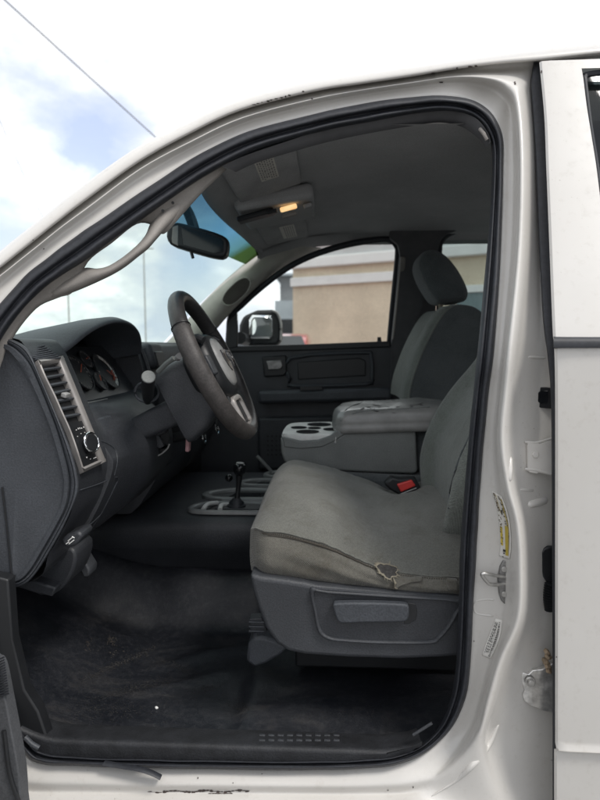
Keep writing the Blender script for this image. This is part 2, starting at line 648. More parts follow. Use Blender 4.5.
loft('roof', roof_rows, M['paint'], truck, smooth=180)

# ------------------------------------------------ black door seal with two lobes
seal_rows = []
for i in range(NST):
    a, b = L0[i], LIN[i]
    sec = section(i)
    d0 = {'roof': 0.03, 'corner': 0.042, 'pillar': 0.055, 'bend': 0.042, 'sill': 0.034}[sec]
    prof = [(-0.02, d0 + 0.012), (0.02, d0 - 0.010), (0.18, d0 - 0.020), (0.38, d0 - 0.018), (0.50, d0 - 0.006), (0.58, d0 - 0.004), (0.72, d0 - 0.010), (0.88, d0 - 0.004), (1.0, d0 + 0.012), (1.03, d0 + 0.04)]
    seal_rows.append([S(*lerp2(a, b, t), off) for t, off in prof])
seal_rows = [list(r) for r in zip(*[cr(list(c), 6) for c in zip(*seal_rows)])]
seal_rows = [cr(c, 3) for c in seal_rows]
# slight waviness of old rubber
for i, r in enumerate(seal_rows):
    for j, p in enumerate(r):
        r[j] = p + Vector((0, 0.0012 * sin(i * 0.9) * sin(j * 0.4), 0))
seal = loft('door_seal', seal_rows, M['seal'], truck, smooth=180, keep='seal')
pts = [S(104, 763, 0.016), S(122, 766, 0.012), S(140, 769, 0.006), S(152, 773, 0.004), S(161, 777.5, 0.004)]
tube('loose_strip', cr(pts, 5), 0.0075, M['seal'], seal, seg=8, r2=0.003)

# ------------------------------------------------ things on the jamb
def jpt(px, py, lift=0.0):
    return hit('jamb', px, py, lift)


def rel_plate(name, px, c, thick, mat, parent, bevel=0.001, sink=0.004):
    """plate cut from a traced outline, standing at the depth of the jamb at pixel c"""
    h = jpt(*c)
    pts = [P(a, b, h.y + sink) for a, b in px]
    return prism(name, pts, (0, -thick - sink, 0), mat, parent, bevel)


# hinges
up = rel_plate('hinge', [(524, 444), (525, 440), (534, 440.5), (536, 442), (543, 440), (551, 437), (565, 437), (565, 477), (551, 475), (545, 471), (536, 470), (533, 471.5), (526, 470), (524, 466)], (535, 455), 0.016, M['paint'], body)
tag(up, 'upper painted hinge leaf')
h = jpt(534, 455)
bm = bmesh.new()
c = P(534, 454, h.y - 0.008)
add_disc(bm, c, (0, -1, 0), 0.0095, 0.004, 24)
add_disc(bm, c + Vector((0, -0.004, 0)), (0, -1, 0), 0.0065, 0.006, 6)
c = P(550, 455, h.y - 0.008)
add_disc(bm, c, (0, -1, 0), 0.008, 0.005, 6)
from_bm('hinge_bolt', bm, M['paint'], up, bevel=0.0008)
lip = bmesh.new()
add_tube(lip, [P(525, 442, h.y - 0.013), P(536, 442.5, h.y - 0.014), P(551, 438.5, h.y - 0.014)], 0.0022, 6)
add_tube(lip, [P(525, 469, h.y - 0.013), P(536, 470, h.y - 0.014), P(551, 474, h.y - 0.014)], 0.0030, 6)
from_bm('hinge_flange', lip, M['paint'], up)

M['bsteel'] = simple('bright_steel', (0.72, 0.71, 0.69), 0.28, 0.75, 0.25, 50, 70, 0.5, 0.002)
lo = rel_plate('hinge', [(520, 668), (519, 676), (522, 686), (520, 690), (522, 696), (528, 701), (535, 703), (540, 706), (547, 707), (553, 709), (565, 709), (565, 655), (552, 657), (546, 662), (540, 665), (530, 666), (526, 670)], (535, 684), 0.012, M['bsteel'], body)
tag(lo, 'lower bare metal hinge leaf')
h2 = jpt(530, 684)
bm = bmesh.new()
c = P(530, 681, h2.y - 0.011)
add_disc(bm, c, (0, -1, 0), 0.010, 0.004, 24)
add_disc(bm, c + Vector((0, -0.004, 0)), (0, -1, 0), 0.007, 0.006, 6)
from_bm('hinge_bolt', bm, M['steel'], lo, bevel=0.0008)
bm = bmesh.new()
for k in range(5):
    add_box(bm, P(547 + random.uniform(-2, 4), 652 + k * 4.5, h2.y - 0.018), (0.010, 0.012, 0.008), Euler((random.random(), random.random(), random.random())).to_matrix())
from_bm('door_check', bm, simple('rusty_metal', (0.34, 0.26, 0.18), 0.7, 0.2, 0.5, 80), lo, bevel=0.002)

# plugs and cable boot
pl = rel_plate('body_plug', [(531, 392), (533, 389), (538, 387), (546, 387), (562, 389), (562, 409), (545, 408), (537, 407), (532, 402), (530, 397)], (542, 397), 0.002, M['black'], body)
rel_plate('plug_dimple', [(535, 394), (540, 390.5), (548, 390.5), (548, 398), (547, 403), (540, 403.5), (535, 400)], (542, 397), 0.0036, M['gloss'], pl, sink=0)
pl2 = rel_plate('cable_grommet', [(539, 551), (542, 547), (547, 545), (562, 545), (562, 584), (550, 582), (545, 580), (541, 575), (539, 570)], (546, 562), 0.006, M['black'], body, 0.003)
hb = jpt(546, 600)
bm = bmesh.new()
path = [P(551 - 1.5 * sin(k / 12 * pi), 583 + k * 2.3, hb.y - 0.012) for k in range(13)]
for k in range(12):
    add_tube(bm, [path[k], path[k].lerp(path[k + 1], 0.5), path[k + 1]], [0.0075, 0.012, 0.0075], 12)
from_bm('cable_boot', bm, M['black'], pl2)

# embossed ribs in the jamb
for a, b, r in (((511, 456), (510, 482), 0.006), ((520, 489.5), (534, 490.5), 0.0032), ((528, 505), (548, 500), 0.0085), ((528, 357), (546, 358), 0.003)):
    pa = [jpt(a[0] + (b[0] - a[0]) * t, a[1] + (b[1] - a[1]) * t, -0.35 * r) for t in (0, 0.1, 0.5, 0.9, 1)]
    if all(pa):
        tube('pressed_rib', pa, [r * 0.3, r * 0.85, r, r * 0.85, r * 0.3], M['paint'], body, seg=12, smooth=180)
# curved pressing round the lower corner
pa = [jpt(x, y, -0.0020) for x, y in ((499, 725), (489, 745), (474, 764), (455, 782), (430, 797))]
tube('pressed_rib', cr(pa, 6), [0.001 + 0.006 * sin(pi * min(1, k / 24 + 0.12)) for k in range(25)], M['paint'], body, seg=12, smooth=180)
# pocket pressed into the flange beneath the striker
pa = [jpt(x, y, -0.0012) for x, y in ((494, 600), (486, 599.5), (477, 601), (474, 606), (475, 612), (480, 614.5), (493, 616))]
tube('pressed_rib', cr(pa, 5), 0.0022, M['paint'], body, seg=8, smooth=180)

# striker
hs = jpt(502, 583)
M['dsteel'] = simple('dull_steel', (0.26, 0.255, 0.25), 0.42, 0.7, 0.25, 60, 90, 0.3)
sp = rel_plate('latch_striker', [(499, 566), (502, 559.5), (506, 559), (509, 566), (510, 575), (510, 590), (508, 601), (505, 604), (500, 599), (498, 592), (497, 578)], (503, 582), 0.004, M['dsteel'], body, 0.0015)
bm = bmesh.new()
a = [P(507, 577, hs.y), P(498, 576, hs.y - 0.010), P(489, 574, hs.y - 0.02), P(484, 573.5, hs.y - 0.024), P(482, 575, hs.y - 0.024), P(487, 582, hs.y - 0.020), P(491, 584.5, hs.y - 0.016), P(499, 584.5, hs.y - 0.008), P(507, 583, hs.y)]
add_tube(bm, cr(a, 5), 0.0035, 10)
from_bm('striker_loop', bm, M['steel'], sp, smooth=180)
bm = bmesh.new()
add_disc(bm, P(504, 569, hs.y - 0.004), (0, -1, 0), 0.0055, 0.003, 12)
add_disc(bm, P(504, 594, hs.y - 0.004), (0, -1, 0), 0.0055, 0.003, 12)
from_bm('striker_screw', bm, M['steel'], sp, bevel=0.0006)

# stickers with their print
st1 = patch('warning_sticker', [(491, 490), (496, 508), (499, 525), (500, 545), (499, 556)], [(502, 496), (508, 512), (511, 530), (511.5, 548), (510, 559)], 'jamb', M['stickerw'], body, 24, 6)
tag(st1, 'long worn yellow and white sticker along the pillar')
def marks(name, left, right, key, mat, parent, cells, lift):
    """short strokes of print lying on a sticker"""
    bm = bmesh.new()
    L = cr([(x, y, 0) for x, y in left], 8)
    Rr = cr([(x, y, 0) for x, y in right], 8)

    def at(u, v):
        f = min(max(u, 0), 1) * (len(L) - 1)
        i = min(int(f), len(L) - 2)
        q = L[i].lerp(L[i + 1], f - i).lerp(Rr[i].lerp(Rr[i + 1], f - i), v)
        return hit(key, q.x, q.y, lift)
    for u0, u1, v0, v1 in cells:
        cs = [at(u0, v0), at(u1, v0), at(u1, v1), at(u0, v1)]
        if all(cs):
            bm.faces.new([bm.verts.new(c) for c in cs])
    return from_bm(name, bm, mat, parent, smooth=0)


SL, SR = [(491, 490), (496, 508), (499, 525), (500, 545), (499, 556)], [(502, 496), (508, 512), (511, 530), (511.5, 548), (510, 559)]
cells = []
for col in (0.10, 0.24, 0.66, 0.80):
    u = 0.02
    while u < 0.72:
        l = random.uniform(0.008, 0.03)
        if random.random() < 0.75:
            v = col + random.uniform(-0.03, 0.03)
            cells.append((u, u + l, v, v + random.uniform(0.07, 0.14)))
        u += l + random.uniform(0.004, 0.02)
marks('sticker_print', SL, SR, 'jamb', M['inkbrown'], st1, cells, 0.0030)
marks('sticker_stripe', SL, SR, 'jamb', M['yellow'], st1, [(0.03, 0.30, 0.34, 0.42), (0.05, 0.45, 0.86, 0.94), (0.5, 0.74, 0.10, 0.34), (0.46, 0.93, 0.62, 0.92)], 0.0026)
marks('sticker_print', SL, SR, 'jamb', M['ink'], st1, [(0.24, 0.31, 0.48, 0.60), (0.80, 0.85, 0.30, 0.60), (0.87, 0.90, 0.35, 0.55), (0.97, 0.99, 0.3, 0.5)], 0.0034)
VL, VR = [(495.5, 618), (490, 632), (485, 645), (482, 655)], [(502.5, 620), (501, 634), (496.5, 648), (490.5, 659)]
st2 = patch('barcode_sticker', VL, VR, 'jamb', M['stickerw'], body, 16, 6)
tag(st2, 'small white sticker with black barcode print')
cells = []
u = 0.06
while u < 0.95:
    l = random.uniform(0.008, 0.022)
    cells.append((u, u + l, 0.60, 0.86))
    u += l + random.uniform(0.012, 0.03)
for col in (0.12, 0.26, 0.40):
    u = 0.08
    while u < 0.85:
        l = random.uniform(0.02, 0.06)
        cells.append((u, u + l, col, col + 0.07))
        u += l + random.uniform(0.015, 0.04)
marks('sticker_print', VL, VR, 'jamb', M['ink'], st2, cells, 0.0030)

# chips and scratches in the paint
def chips(name, key, spots, mat, parent):
    bm = bmesh.new()
    for (x, y, sx, sy) in spots:
        n = 9
        vs = []
        for k in range(n):
            a = 2 * pi * k / n
            rr = random.uniform(0.6, 1.15)
            h = hit(key, x + cos(a) * sx * rr, y + sin(a) * sy * rr, 0.0009)
            if h:
                vs.append(bm.verts.new(h))
        if len(vs) > 2:
            bm.faces.new(vs)
    return from_bm(name, bm, mat, parent, smooth=0)


sc = [(150 + k * 3.6, 791.5 + 0.9 * sin(k * 0.7) - k * 0.02, 2.6, random.uniform(0.4, 1.5)) for k in range(28)]
sc += [(210 + k * 3, 793.5, 2.2, random.uniform(0.3, 0.8)) for k in range(8)]
chips('paint_scratch', 'jamb', sc, M['chip'], body)
sp = [(312, 99, 1, 0.8), (515, 84, 0.8, 1.4), (441, 82, 2.4, 0.7), (514.5, 82.5, 1.0, 0.9), (413, 787, 0.7, 1.2), (44, 249, 1.0, 0.8), (198, 778, 0.7, 1.3), (262, 774, 0.9, 0.5), (233, 783, 0.6, 0.6), (474, 641, 0.6, 0.6), (388, 790, 1.0, .5)]
chips('paint_chip', 'jamb', sp, M['chip'], body)
sp = [(254 + k * 4.4 + random.uniform(-1, 1), 104.5 - k * 1.15, random.uniform(0.8, 2.6), random.uniform(0.4, 1.0)) for k in range(9)]
sp += [(303, 91.5, 1.5, 0.8), (433, 73, 2.4, 0.8), (457, 68, 1.2, 1.1), (470, 66.5, 2.8, 0.7), (476, 65.8, 1.6, 0.8), (35, 243, 1.1, 0.9), (33, 240, .7, .6)]
chips('paint_chip', 'rail', sp, M['chip'], [o for o in truck.children if o.name.startswith('roof_rail')][0])

# ------------------------------------------------ rear door (closed)
RD = [(540, 61.5), (545, 115), (547, 165), (550, 240), (553.5, 330), (555, 345), (556, 400), (556, 560), (556, 700), (556, 744), (556, 748), (556, 750), (556, 752), (556, 757), (556, 800), (556, 900)]
rows = []
for x, y in cr([(a, b, 0) for a, b in RD], 5) if False else [(v.x, v.y) for v in cr([(a, b, 0) for a, b in RD], 6)]:
    # crease near the bottom of the door
    e = S(x, y, 0.030)
    f = S(x, y, -0.022)
    zc = f.z
    crease = 0.0
    if y > 744:
        crease = -0.006 * min(1, (y - 744) / 4)
    if y > 748:
        crease = -0.006 + 0.011 * min(1, (y - 748) / 4)
    row = [e, f + Vector((0.0, 0.004 + crease, 0)), f + Vector((0.003, -0.001 + crease, 0)), f + Vector((0.02, -0.003 + crease, 0))]
    for k in range(1, 9):
        row.append(f + Vector((0.02 + k * 0.11, -0.003 + crease - 0.006 * sin(pi * k / 9), 0)))
    rows.append(row)
# window opening is cut by leaving faces out
bm = bmesh.new()
win_top_z = S(590, 75).z
belt_z = S(580, 338).z
vs = [[bm.verts.new(p) for p in r] for r in rows]
wl = {}
for i in range(len(rows) - 1):
    for j in range(len(rows[0]) - 1):
        zc = (rows[i][j].z + rows[i + 1][j].z) / 2
        if j >= 4 and belt_z < zc < win_top_z:
            continue
        bm.faces.new((vs[i][j], vs[i][j + 1], vs[i + 1][j + 1], vs[i + 1][j]))
# move the cut edge of the column next to the opening onto the traced window edge
edge = [(582, 75), (583, 80), (586, 105), (590, 130), (594, 155), (597.5, 180), (604, 240), (611, 330)]
ed = cr([(a, b, 0) for a, b in edge], 8)
for i in range(len(rows)):
    z = rows[i][4].z
    if belt_z - 0.02 < z < win_top_z + 0.02:
        best = min(ed, key=lambda q: abs(S(q.x, q.y, -0.025).z - z))
        vs[i][4].co.x = S(best.x, best.y, -0.025).x
        for k in (3,):
            vs[i][k].co.x = min(vs[i][k].co.x, vs[i][4].co.x - 0.004)
rdoor = from_bm('rear_door', bm, M['paint'], truck, smooth=50, keep='rdoor')
tag(rdoor, 'white closed rear door')
# header over the window
hd = [(540, 61.2), (600, 55), (680, 47.5), (760, 41.5)]
gl = [S(x, y, 0.004) for x, y in ((582, 75), (680, 62), (760, 52), (770, 345), (612, 345), (597, 175))]
prism('window_glass', gl, (0, 0.004, 0), M['darktint'], rdoor)
wf = [S(x, y, -0.014) for x, y in ((611, 338), (604, 240), (597, 175), (590, 130), (584.5, 84), (585, 77), (590, 74), (640, 68), (720, 58))]
tube('window_rubber', cr(wf, 6), 0.006, M['seal'], rdoor, seg=8)
bm = bmesh.new()
a = [S(553.5, y, o) for y, o in ((336.5, -0.020), (337.5, -0.032), (342, -0.036), (347.5, -0.033), (348.5, -0.020))]
grid(bm, [[p + Vector((d, 0, 0)) for p in a] for d in (0, 0.3, 0.6, 0.9)])
bm.faces.new([bm.verts.new(p) for p in a])
from_bm('belt_molding', bm, M['seal'], rdoor, smooth=60)
# dark seal and shadow gap along the door's leading edge
gs = [(533.5, 62), (530.5, 85), (532.5, 115), (535.5, 165), (538.5, 240), (543, 320), (547, 352), (550.5, 390), (551.5, 440), (552, 540), (552.5, 700), (552.5, 900)]
ge = [(541, 62), (543, 85), (546, 115), (549, 165), (552, 240), (555, 320), (558, 352), (558, 390), (558, 440), (558, 540), (558, 700), (558, 900)]
rows = []
for q, e in zip(cr([(a, b, 0) for a, b in gs], 6), cr([(a, b, 0) for a, b in ge], 6)):
    a = S(q.x, q.y, 0.020)
    rows.append([S(q.x + 1, q.y, 0.05), a, S(q.x + 1.5, q.y, 0.012), S((q.x + e.x) / 2, q.y, 0.010), S(e.x, e.y, 0.012)])
loft('edge_seal', rows, M['seal'], rdoor, smooth=60)
chips('paint_chip', 'rdoor', [(541.5, 72, 0.7, 1.6), (556.8, 657, .6, .9)], M['chip'], rdoor)

# ------------------------------------------------ open front door, its lower corner shows at the left
fd = box('front_door', (-0.655, 0.48, 1.02), (0.09, 0.9, 0.86), M['paint'], truck, bevel=0.03, seg=4)
tag(fd, 'open front door')
box('door_trim', (-0.603, 0.48, 1.02), (0.012, 0.84, 0.78), M['plastic2'], fd, bevel=0.005)
tube('window_frame', cr([(-0.655, 0.92, 1.44), (-0.66, 0.86, 1.60), (-0.67, 0.62, 1.80), (-0.67, 0.30, 1.87), (-0.66, 0.10, 1.86), (-0.655, 0.05, 1.44)], 6), 0.02, M['paint'], fd)
ws = [(-30, 600), (-14, 630), (0, 652), (5, 655), (9, 664), (13, 684), (20, 720), (26.5, 757), (29, 790), (30, 830), (0, 860), (-40, 840)]
bm = bmesh.new()
pts = cr([P(a, b, 0.985) for a, b in ws], 3, True)
add_prism(bm, pts, (0, -0.03, 0))
o = from_bm('corner_seal', bm, simple('ribbed_grey_rubber', (0.075, 0.078, 0.084), 0.6, bscale=300, bstr=0.5), fd, bevel=0.008, seg=3)
bm = bmesh.new()
for k in range(15):
    y = 657 + k * 2.6
    add_tube(bm, [P(-4, y + 4, 0.953), P(4 + k * 0.35, y, 0.953)], 0.0016, 6)
from_bm('rubber_rib', bm, M['seal'], o)
tube('seal_fold', cr([P(4, 730, 0.954), P(9, 770, 0.952), P(17, 797, 0.952), P(25, 815, 0.953)], 5), 0.004, M['black'], o)

# ------------------------------------------------ floor, sill plate, firewall
def floorz(x, y):
    z = 0.598
    if x < -0.52:
        z += 0.9 * (-0.52 - x) ** 2 + 0.12 * (-0.52 - x)
    t = max(0.0, min(1.0, (y - 1.62) / 0.14))
    hump = 0.14 * t * t * (3 - 2 * t)
    t2 = max(0.0, min(1.0, (2.22 - y) / 0.12))
    z += min(hump, 0.14 * t2)
    s = max(0.0, min(1.0, (x + 0.215) / 0.04))
    s2 = max(0.0, min(1.0, (y - 1.16) / 0.10))
    z += 0.022 * s * s * (3 - 2 * s) * s2
    # wrinkles in the vinyl
    z += 0.004 * sin(9 * x + 15 * y) * sin(13 * x - 4 * y) + 0.003 * sin(31 * (x * 0.6 + y)) * max(0, sin(5 * x + 2))
    for (ax, ay, bx, by, amp) in ((-0.50, 1.42, -0.18, 1.58, 0.012), (-0.52, 1.30, -0.22, 1.44, 0.009), (-0.2, 1.24, 0.08, 1.30, 0.006)):
        ux, uy = bx - ax, by - ay
        L = math.hypot(ux, uy)
        q = ((x - ax) * ux + (y - ay) * uy) / L
        dd = abs((x - ax) * uy - (y - ay) * ux) / L
        if 0 < q < L:
            z += amp * math.exp(-(dd / 0.014) ** 2) * sin(pi * q / L)
    return z


rows = []
nx, ny = 150, 90
for i in range(nx + 1):
    x = -1.05 + 2.1 * i / nx
    rows.append([Vector((x, 1.135 + 1.55 * j / ny, floorz(x, 1.135 + 1.55 * j / ny))) for j in range(ny + 1)])
flo = loft('cabin_floor', rows, M['floor'], truck, smooth=180, keep='floor')
tag(flo, 'worn dirty black vinyl floor')
# dirt and scuffs lying on it
def floor_patch(name, spots, mat):
    bm = bmesh.new()
    for (x, y, sx, sy, ang, n) in spots:
        for k in range(n):
            u, v = random.gauss(0, 0.5), random.gauss(0, 0.5)
            dx, dy = u * sx, v * sy
            qx, qy = x + dx * cos(ang) - dy * sin(ang), y + dx * sin(ang) + dy * cos(ang)
            r = random.uniform(0.12, 0.55)
            vs = []
            for m in range(6):
                h = hit('floor', qx + r * 1.5 * cos(m * pi / 3) * random.uniform(0.5, 1.2), qy + r * 0.8 * sin(m * pi / 3) * random.uniform(0.5, 1.2), 0.0012)
                if h:
                    vs.append(bm.verts.new(h))
            if len(vs) > 2:
                bm.faces.new(vs)
    return from_bm(name, bm, mat, flo, smooth=0)


o = floor_patch('mud_patch', [(111, 641, 6, 5, 0, 70), (88, 645, 6, 7, 0, 40), (120, 652, 14, 6, -0.2, 26)], M['dirt'])
o['kind'] = 'stuff'
o = floor_patch('scuff_mark', [(110, 668, 34, 4, -0.42, 420), (140, 655, 24, 3, -0.45, 240), (130, 690, 44, 5, -0.25, 420), (205, 690, 16, 5, -0.3, 160), (240, 708, 16, 7, 0, 240), (100, 712, 55, 12, 0, 420), (330, 712, 70, 12, 0, 420), (180, 668, 24, 5, 0.3, 200)], M['dust'])
o['kind'] = 'stuff'
# sill plate
prof = [(1.076, 0.602), (1.073, 0.634), (1.0745, 0.6395), (1.080, 0.642), (1.086, 0.6415), (1.110, 0.637), (1.135, 0.632), (1.146, 0.628), (1.150, 0.58)]
xs = [-0.63, -0.61, -0.59, -0.575, -0.555] + [-0.53 + 0.05 * k for k in range(15)] + [0.175, 0.185, 0.19]
rows = []
for x in xs:
    lift = 0.0
    if x > 0.12:
        lift = (x - 0.12) ** 2 * 3.5
    if x < -0.54:
        lift = (-0.54 - x) ** 2 * 3
    ex = max(0.0, x - 0.05) ** 2 * 2.2
    rows.append([Vector((x, y + 0.014, z + lift + (ex if k_ == 0 else ex * 0.4 if k_ == 1 else 0))) for k_, (y, z) in enumerate(prof)])
sill = loft('sill_plate', rows, M['sillblack'], truck, smooth=60, keep='sill')
bm = bmesh.new()
for r in range(2):
    for k in range(9):
        h = hit('sill', 262 + k * 9.3, 735.5 + r * 5, 0)
        if h:
            add_box(bm, h, (0.013, 0.006, 0.0035))
from_bm('sill_tread', bm, M['plastic'], sill, bevel=0.001)
# small lighter insert at the left corner of the sill
tube('sill_clip', [P(25, 737, 1.078), P(32, 744, 1.076), P(39, 748, 1.076)], 0.005, M['capgrey'], sill)
# rear corner joint
tube('sill_joint', [P(413, 735, 1.095), P(432, 723, 1.095)], 0.003, M['plastic'], sill)

rows = [[Vector((-1.08, y, z)) for y in (1.09, 1.9, 2.72)] for z in (0.5, 0.8, 1.1, 1.43)]
loft('firewall', rows, M['black'], truck)
# kick panel ahead of the door
pxprism('kick_panel', [(-70, 560), (8, 580), (12, 640), (24, 690), (38, 712), (46, 735), (50, 748), (54, 753), (36, 751), (22, 737), (8, 712), (-60, 700)], 1.098, 0.03, M['black'], truck, 0.004)

# ------------------------------------------------ near windscreen pillar trim and grab handle
TU = [(-58, 430), (-15, 372), (6, 330), (30, 299), (56, 279), (80, 262), (92, 253), (112, 240), (135, 222), (150, 211), (163, 203), (185, 189), (205, 176), (222, 166)]
TL = [(-45, 445), (-2, 378), (12, 340), (36, 309), (58, 298), (74, 291), (88, 262), (112, 243), (137, 224), (154, 226), (164, 234), (183, 214), (203, 192), (226, 170)]
rows = []
for (a, b) in zip(cr([(x, y, 0) for x, y in TU], 5), cr([(x, y, 0) for x, y in TL], 5)):
    rows.append([S(a.x, a.y, 0.045), S(a.x * 0.8 + b.x * 0.2, a.y * 0.8 + b.y * 0.2, 0.058), S(a.x * 0.35 + b.x * 0.65, a.y * 0.35 + b.y * 0.65, 0.064), S(b.x, b.y, 0.078), S(b.x + 1, b.y - 2, 0.11)])
apil = loft('pillar_trim', rows, M['trim'], truck, smooth=180, keep='apillar')
tag(apil, 'taupe trim on the near windscreen pillar')
HU = [(48, 287), (66, 277), (84, 268), (97, 268.5), (108, 266), (120, 259), (131, 250.5), (140, 242), (146, 234), (150, 224), (158, 209), (172, 198)]
HL = [(52, 300), (74, 292), (90, 285.5), (103, 279.5), (114, 274), (126, 266.5), (138, 257), (148, 249), (156, 240), (164, 231), (176, 219), (190, 204)]
rows = []
nh = len(HU) - 1
hu, hl_ = cr([(x, y, 0) for x, y in HU], 5), cr([(x, y, 0) for x, y in HL], 5)
for k, (a, b) in enumerate(zip(hu, hl_)):
    t = k / (len(hu) - 1)
    out_ = 0.028 * sin(pi * t) ** 0.7
    row = []
    for f, d in ((0.12, 0.125), (0.0, 0.105), (0.04, 0.085), (0.22, 0.070), (0.5, 0.064), (0.78, 0.070), (0.96, 0.085), (1.0, 0.105), (0.88, 0.125)):
        row.append(S(a.x + (b.x - a.x) * f, a.y + (b.y - a.y) * f, d - out_))
    rows.append(row)
loft('grab_handle', rows, M['trim'], apil, close_v=True, cap=True, smooth=180)
bm = bmesh.new()
for x, y in ((163, 211), (173, 203)):
    h = S(x, y, 0.05)
    add_disc(bm, h, (0, -1, 0), 0.003, 0.003, 10)
from_bm('trim_clip', bm, M['black'], apil)

# ------------------------------------------------ windscreen
def wind(u, v):
    b = Vector((-0.80 - 0.27 * (1 - (2 * u - 1) ** 2), 1.16 + 1.48 * u, 1.42 + 0.01 * sin(pi * u)))
    t = Vector((-0.27 - 0.10 * (1 - (2 * u - 1) ** 2), 1.275 + 1.25 * u, 1.862 + 0.035 * sin(pi * u)))
    return b.lerp(t, v) + Vector((0.0, 0, 0.03 * sin(pi * v)))


wg = loft('windscreen', [[wind(i / 24, j / 12 * 0.83) for j in range(13)] for i in range(25)], M['wind'], truck, smooth=180)
loft('shade_band', [[wind(i / 24, 0.83 + j / 4 * 0.17) for j in range(5)] for i in range(25)], M['band'], wg, smooth=180)

# ------------------------------------------------ headliner
def hedge(x):
    if x < 0.05:
        t = max(0, (x + 0.30) / 0.35)
        return 1.835 + 0.075 * (1 - (1 - t) ** 2)
    return 1.910


def headz(x, y):
    t = (y - 1.90) / 0.68
    return hedge(x) + 0.032 * (1 - min(1, abs(t)) ** 4) - 0.02 * max(0, abs(t) - 0.93) / 0.07


rows = []
for i in range(61):
    x = -0.31 + 1.71 * i / 60
    y0h = shellY(headz(x, 1.30)) + 0.058
    rows.append([Vector((x, y0h + (2.585 - y0h) * j / 40, headz(x, y0h + (2.585 - y0h) * j / 40))) for j in range(41)])
hl = loft('headliner', rows, M['headliner'], truck, smooth=180, keep='head')
# near side rail trim just inside the seal
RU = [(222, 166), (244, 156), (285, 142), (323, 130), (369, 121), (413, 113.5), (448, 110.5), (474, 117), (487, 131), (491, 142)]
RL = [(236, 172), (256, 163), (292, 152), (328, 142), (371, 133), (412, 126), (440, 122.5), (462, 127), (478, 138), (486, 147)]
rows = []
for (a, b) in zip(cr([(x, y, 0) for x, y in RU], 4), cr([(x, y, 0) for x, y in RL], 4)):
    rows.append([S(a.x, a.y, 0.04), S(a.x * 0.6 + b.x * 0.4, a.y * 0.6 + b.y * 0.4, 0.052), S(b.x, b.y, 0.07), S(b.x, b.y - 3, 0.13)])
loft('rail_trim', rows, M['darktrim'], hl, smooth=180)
# header strip between windscreen and headliner
rows = []
for j in range(25):
    u = j / 24
    a = wind(u, 0.985) + Vector((0.004, 0, -0.004))
    yy = 1.275 + 1.25 * u
    b = Vector((-0.305, yy, headz(-0.305, yy)))
    rows.append([a, a.lerp(b, 0.5) + Vector((0, 0, -0.012)), b, b + Vector((0.03, 0, 0.012))])
loft('header_trim', rows, M['headliner'], hl, smooth=180)
tube('rail_highlight', [S(480, 129, 0.045), S(484, 134, 0.04), S(487, 140, 0.045)], 0.004, M['trim'], hl)  # pale tube added for a small highlight at the end of the rail

def visor(name, y0, y1, x0, x1, tilt, lab, labmat):
    cy, cx = (y0 + y1) / 2, (x0 + x1) / 2
    z = headz(cx, cy) - 0.016
    rot = Euler((0, tilt, 0)).to_matrix()
    v = box(name, (cx, cy, z), (x1 - x0, y1 - y0, 0.020), M['visor'], hl, rot, bevel=0.009, seg=3)
    return v, rot, z, cx, cy


v1, rot, z, cx, cy = visor('sun_visor', 1.30, 1.70, -0.262, -0.075, radians(-17), None, None)
lp = P(262.5, 184, cy - 0.05)
def under(cx_, cy_, dx, dy, drop=0.0106):
    return Vector((cx_, cy_, z)) + rot @ Vector((dx, dy, -drop))
lx = [under(cx, cy, a, b) for a, b in ((-0.012, -0.12), (0.036, -0.12), (0.036, 0.06), (-0.012, 0.06))]
lb = prism('warning_label', lx, rot @ Vector((0, 0, -0.0012)), M['label'], v1, smooth=0)
bm = bmesh.new()
for r in range(7):
    k = -0.115
    while k < 0.045:
        l = random.uniform(0.006, 0.02)
        a = -0.008 + r * 0.0060
        cs = [under(cx, cy, a, k, 0.0122), under(cx, cy, a + 0.0036, k, 0.0122), under(cx, cy, a + 0.0036, min(k + l, 0.052), 0.0122), under(cx, cy, a, min(k + l, 0.052), 0.0122)]
        bm.faces.new([bm.verts.new(c) for c in cs])
        k += l + 0.006
from_bm('label_print', bm, M['inkgrey'], lb, smooth=0)
v2, rot, z, cx, cy = visor('sun_visor', 2.10, 2.46, -0.262, -0.085, radians(-11), None, None)
lx = [under(cx, cy, a, b) for a, b in ((-0.01, -0.13), (0.045, -0.13), (0.045, 0.10), (-0.01, 0.10))]
lb = prism('warning_label', lx, rot @ Vector((0, 0, -0.0012)), M['label'], v2, smooth=0)
bm = bmesh.new()
for r in range(5):
    a = 0.004 + r * 0.008
    cs = [under(cx, cy, a, -0.12, 0.0122), under(cx, cy, a + 0.003, -0.12, 0.0122), under(cx, cy, a + 0.003, 0.09, 0.0122), under(cx, cy, a, 0.09, 0.0122)]
    bm.faces.new([bm.verts.new(c) for c in cs])
from_bm('label_print', bm, M['inkgrey'], lb, smooth=0)
zc = headz(-0.17, 1.9)
oc = box('overhead_console', (-0.165, 1.90, zc - 0.022), (0.24, 0.30, 0.046), M['headliner'], hl, Euler((0, radians(-9), 0)).to_matrix(), bevel=0.016, seg=3)
dl = bmesh.new()
rt = Euler((0, radians(-14), 0)).to_matrix()
o = box('dome_lamp', P(288.5, 208, 1.785), (0.052, 0.022, 0.012), M['lamp'], oc, rt, bevel=0.004)
box('dome_switch', P(289.5, 215, 1.765), (0.046, 0.018, 0.010), M['trim'], oc, rt, bevel=0.004)
box('console_bin', P(256, 216, 1.79), (0.115, 0.05, 0.016), M['black'], oc, rt, bevel=0.005)
box('console_switch', P(272, 212, 1.765), (0.03, 0.02, 0.012), M['black'], oc, rt, bevel=0.003)
box('visor_clip', P(308, 206, 1.80), (0.028, 0.03, 0.012), M['visor'], oc, rt, bevel=0.004)

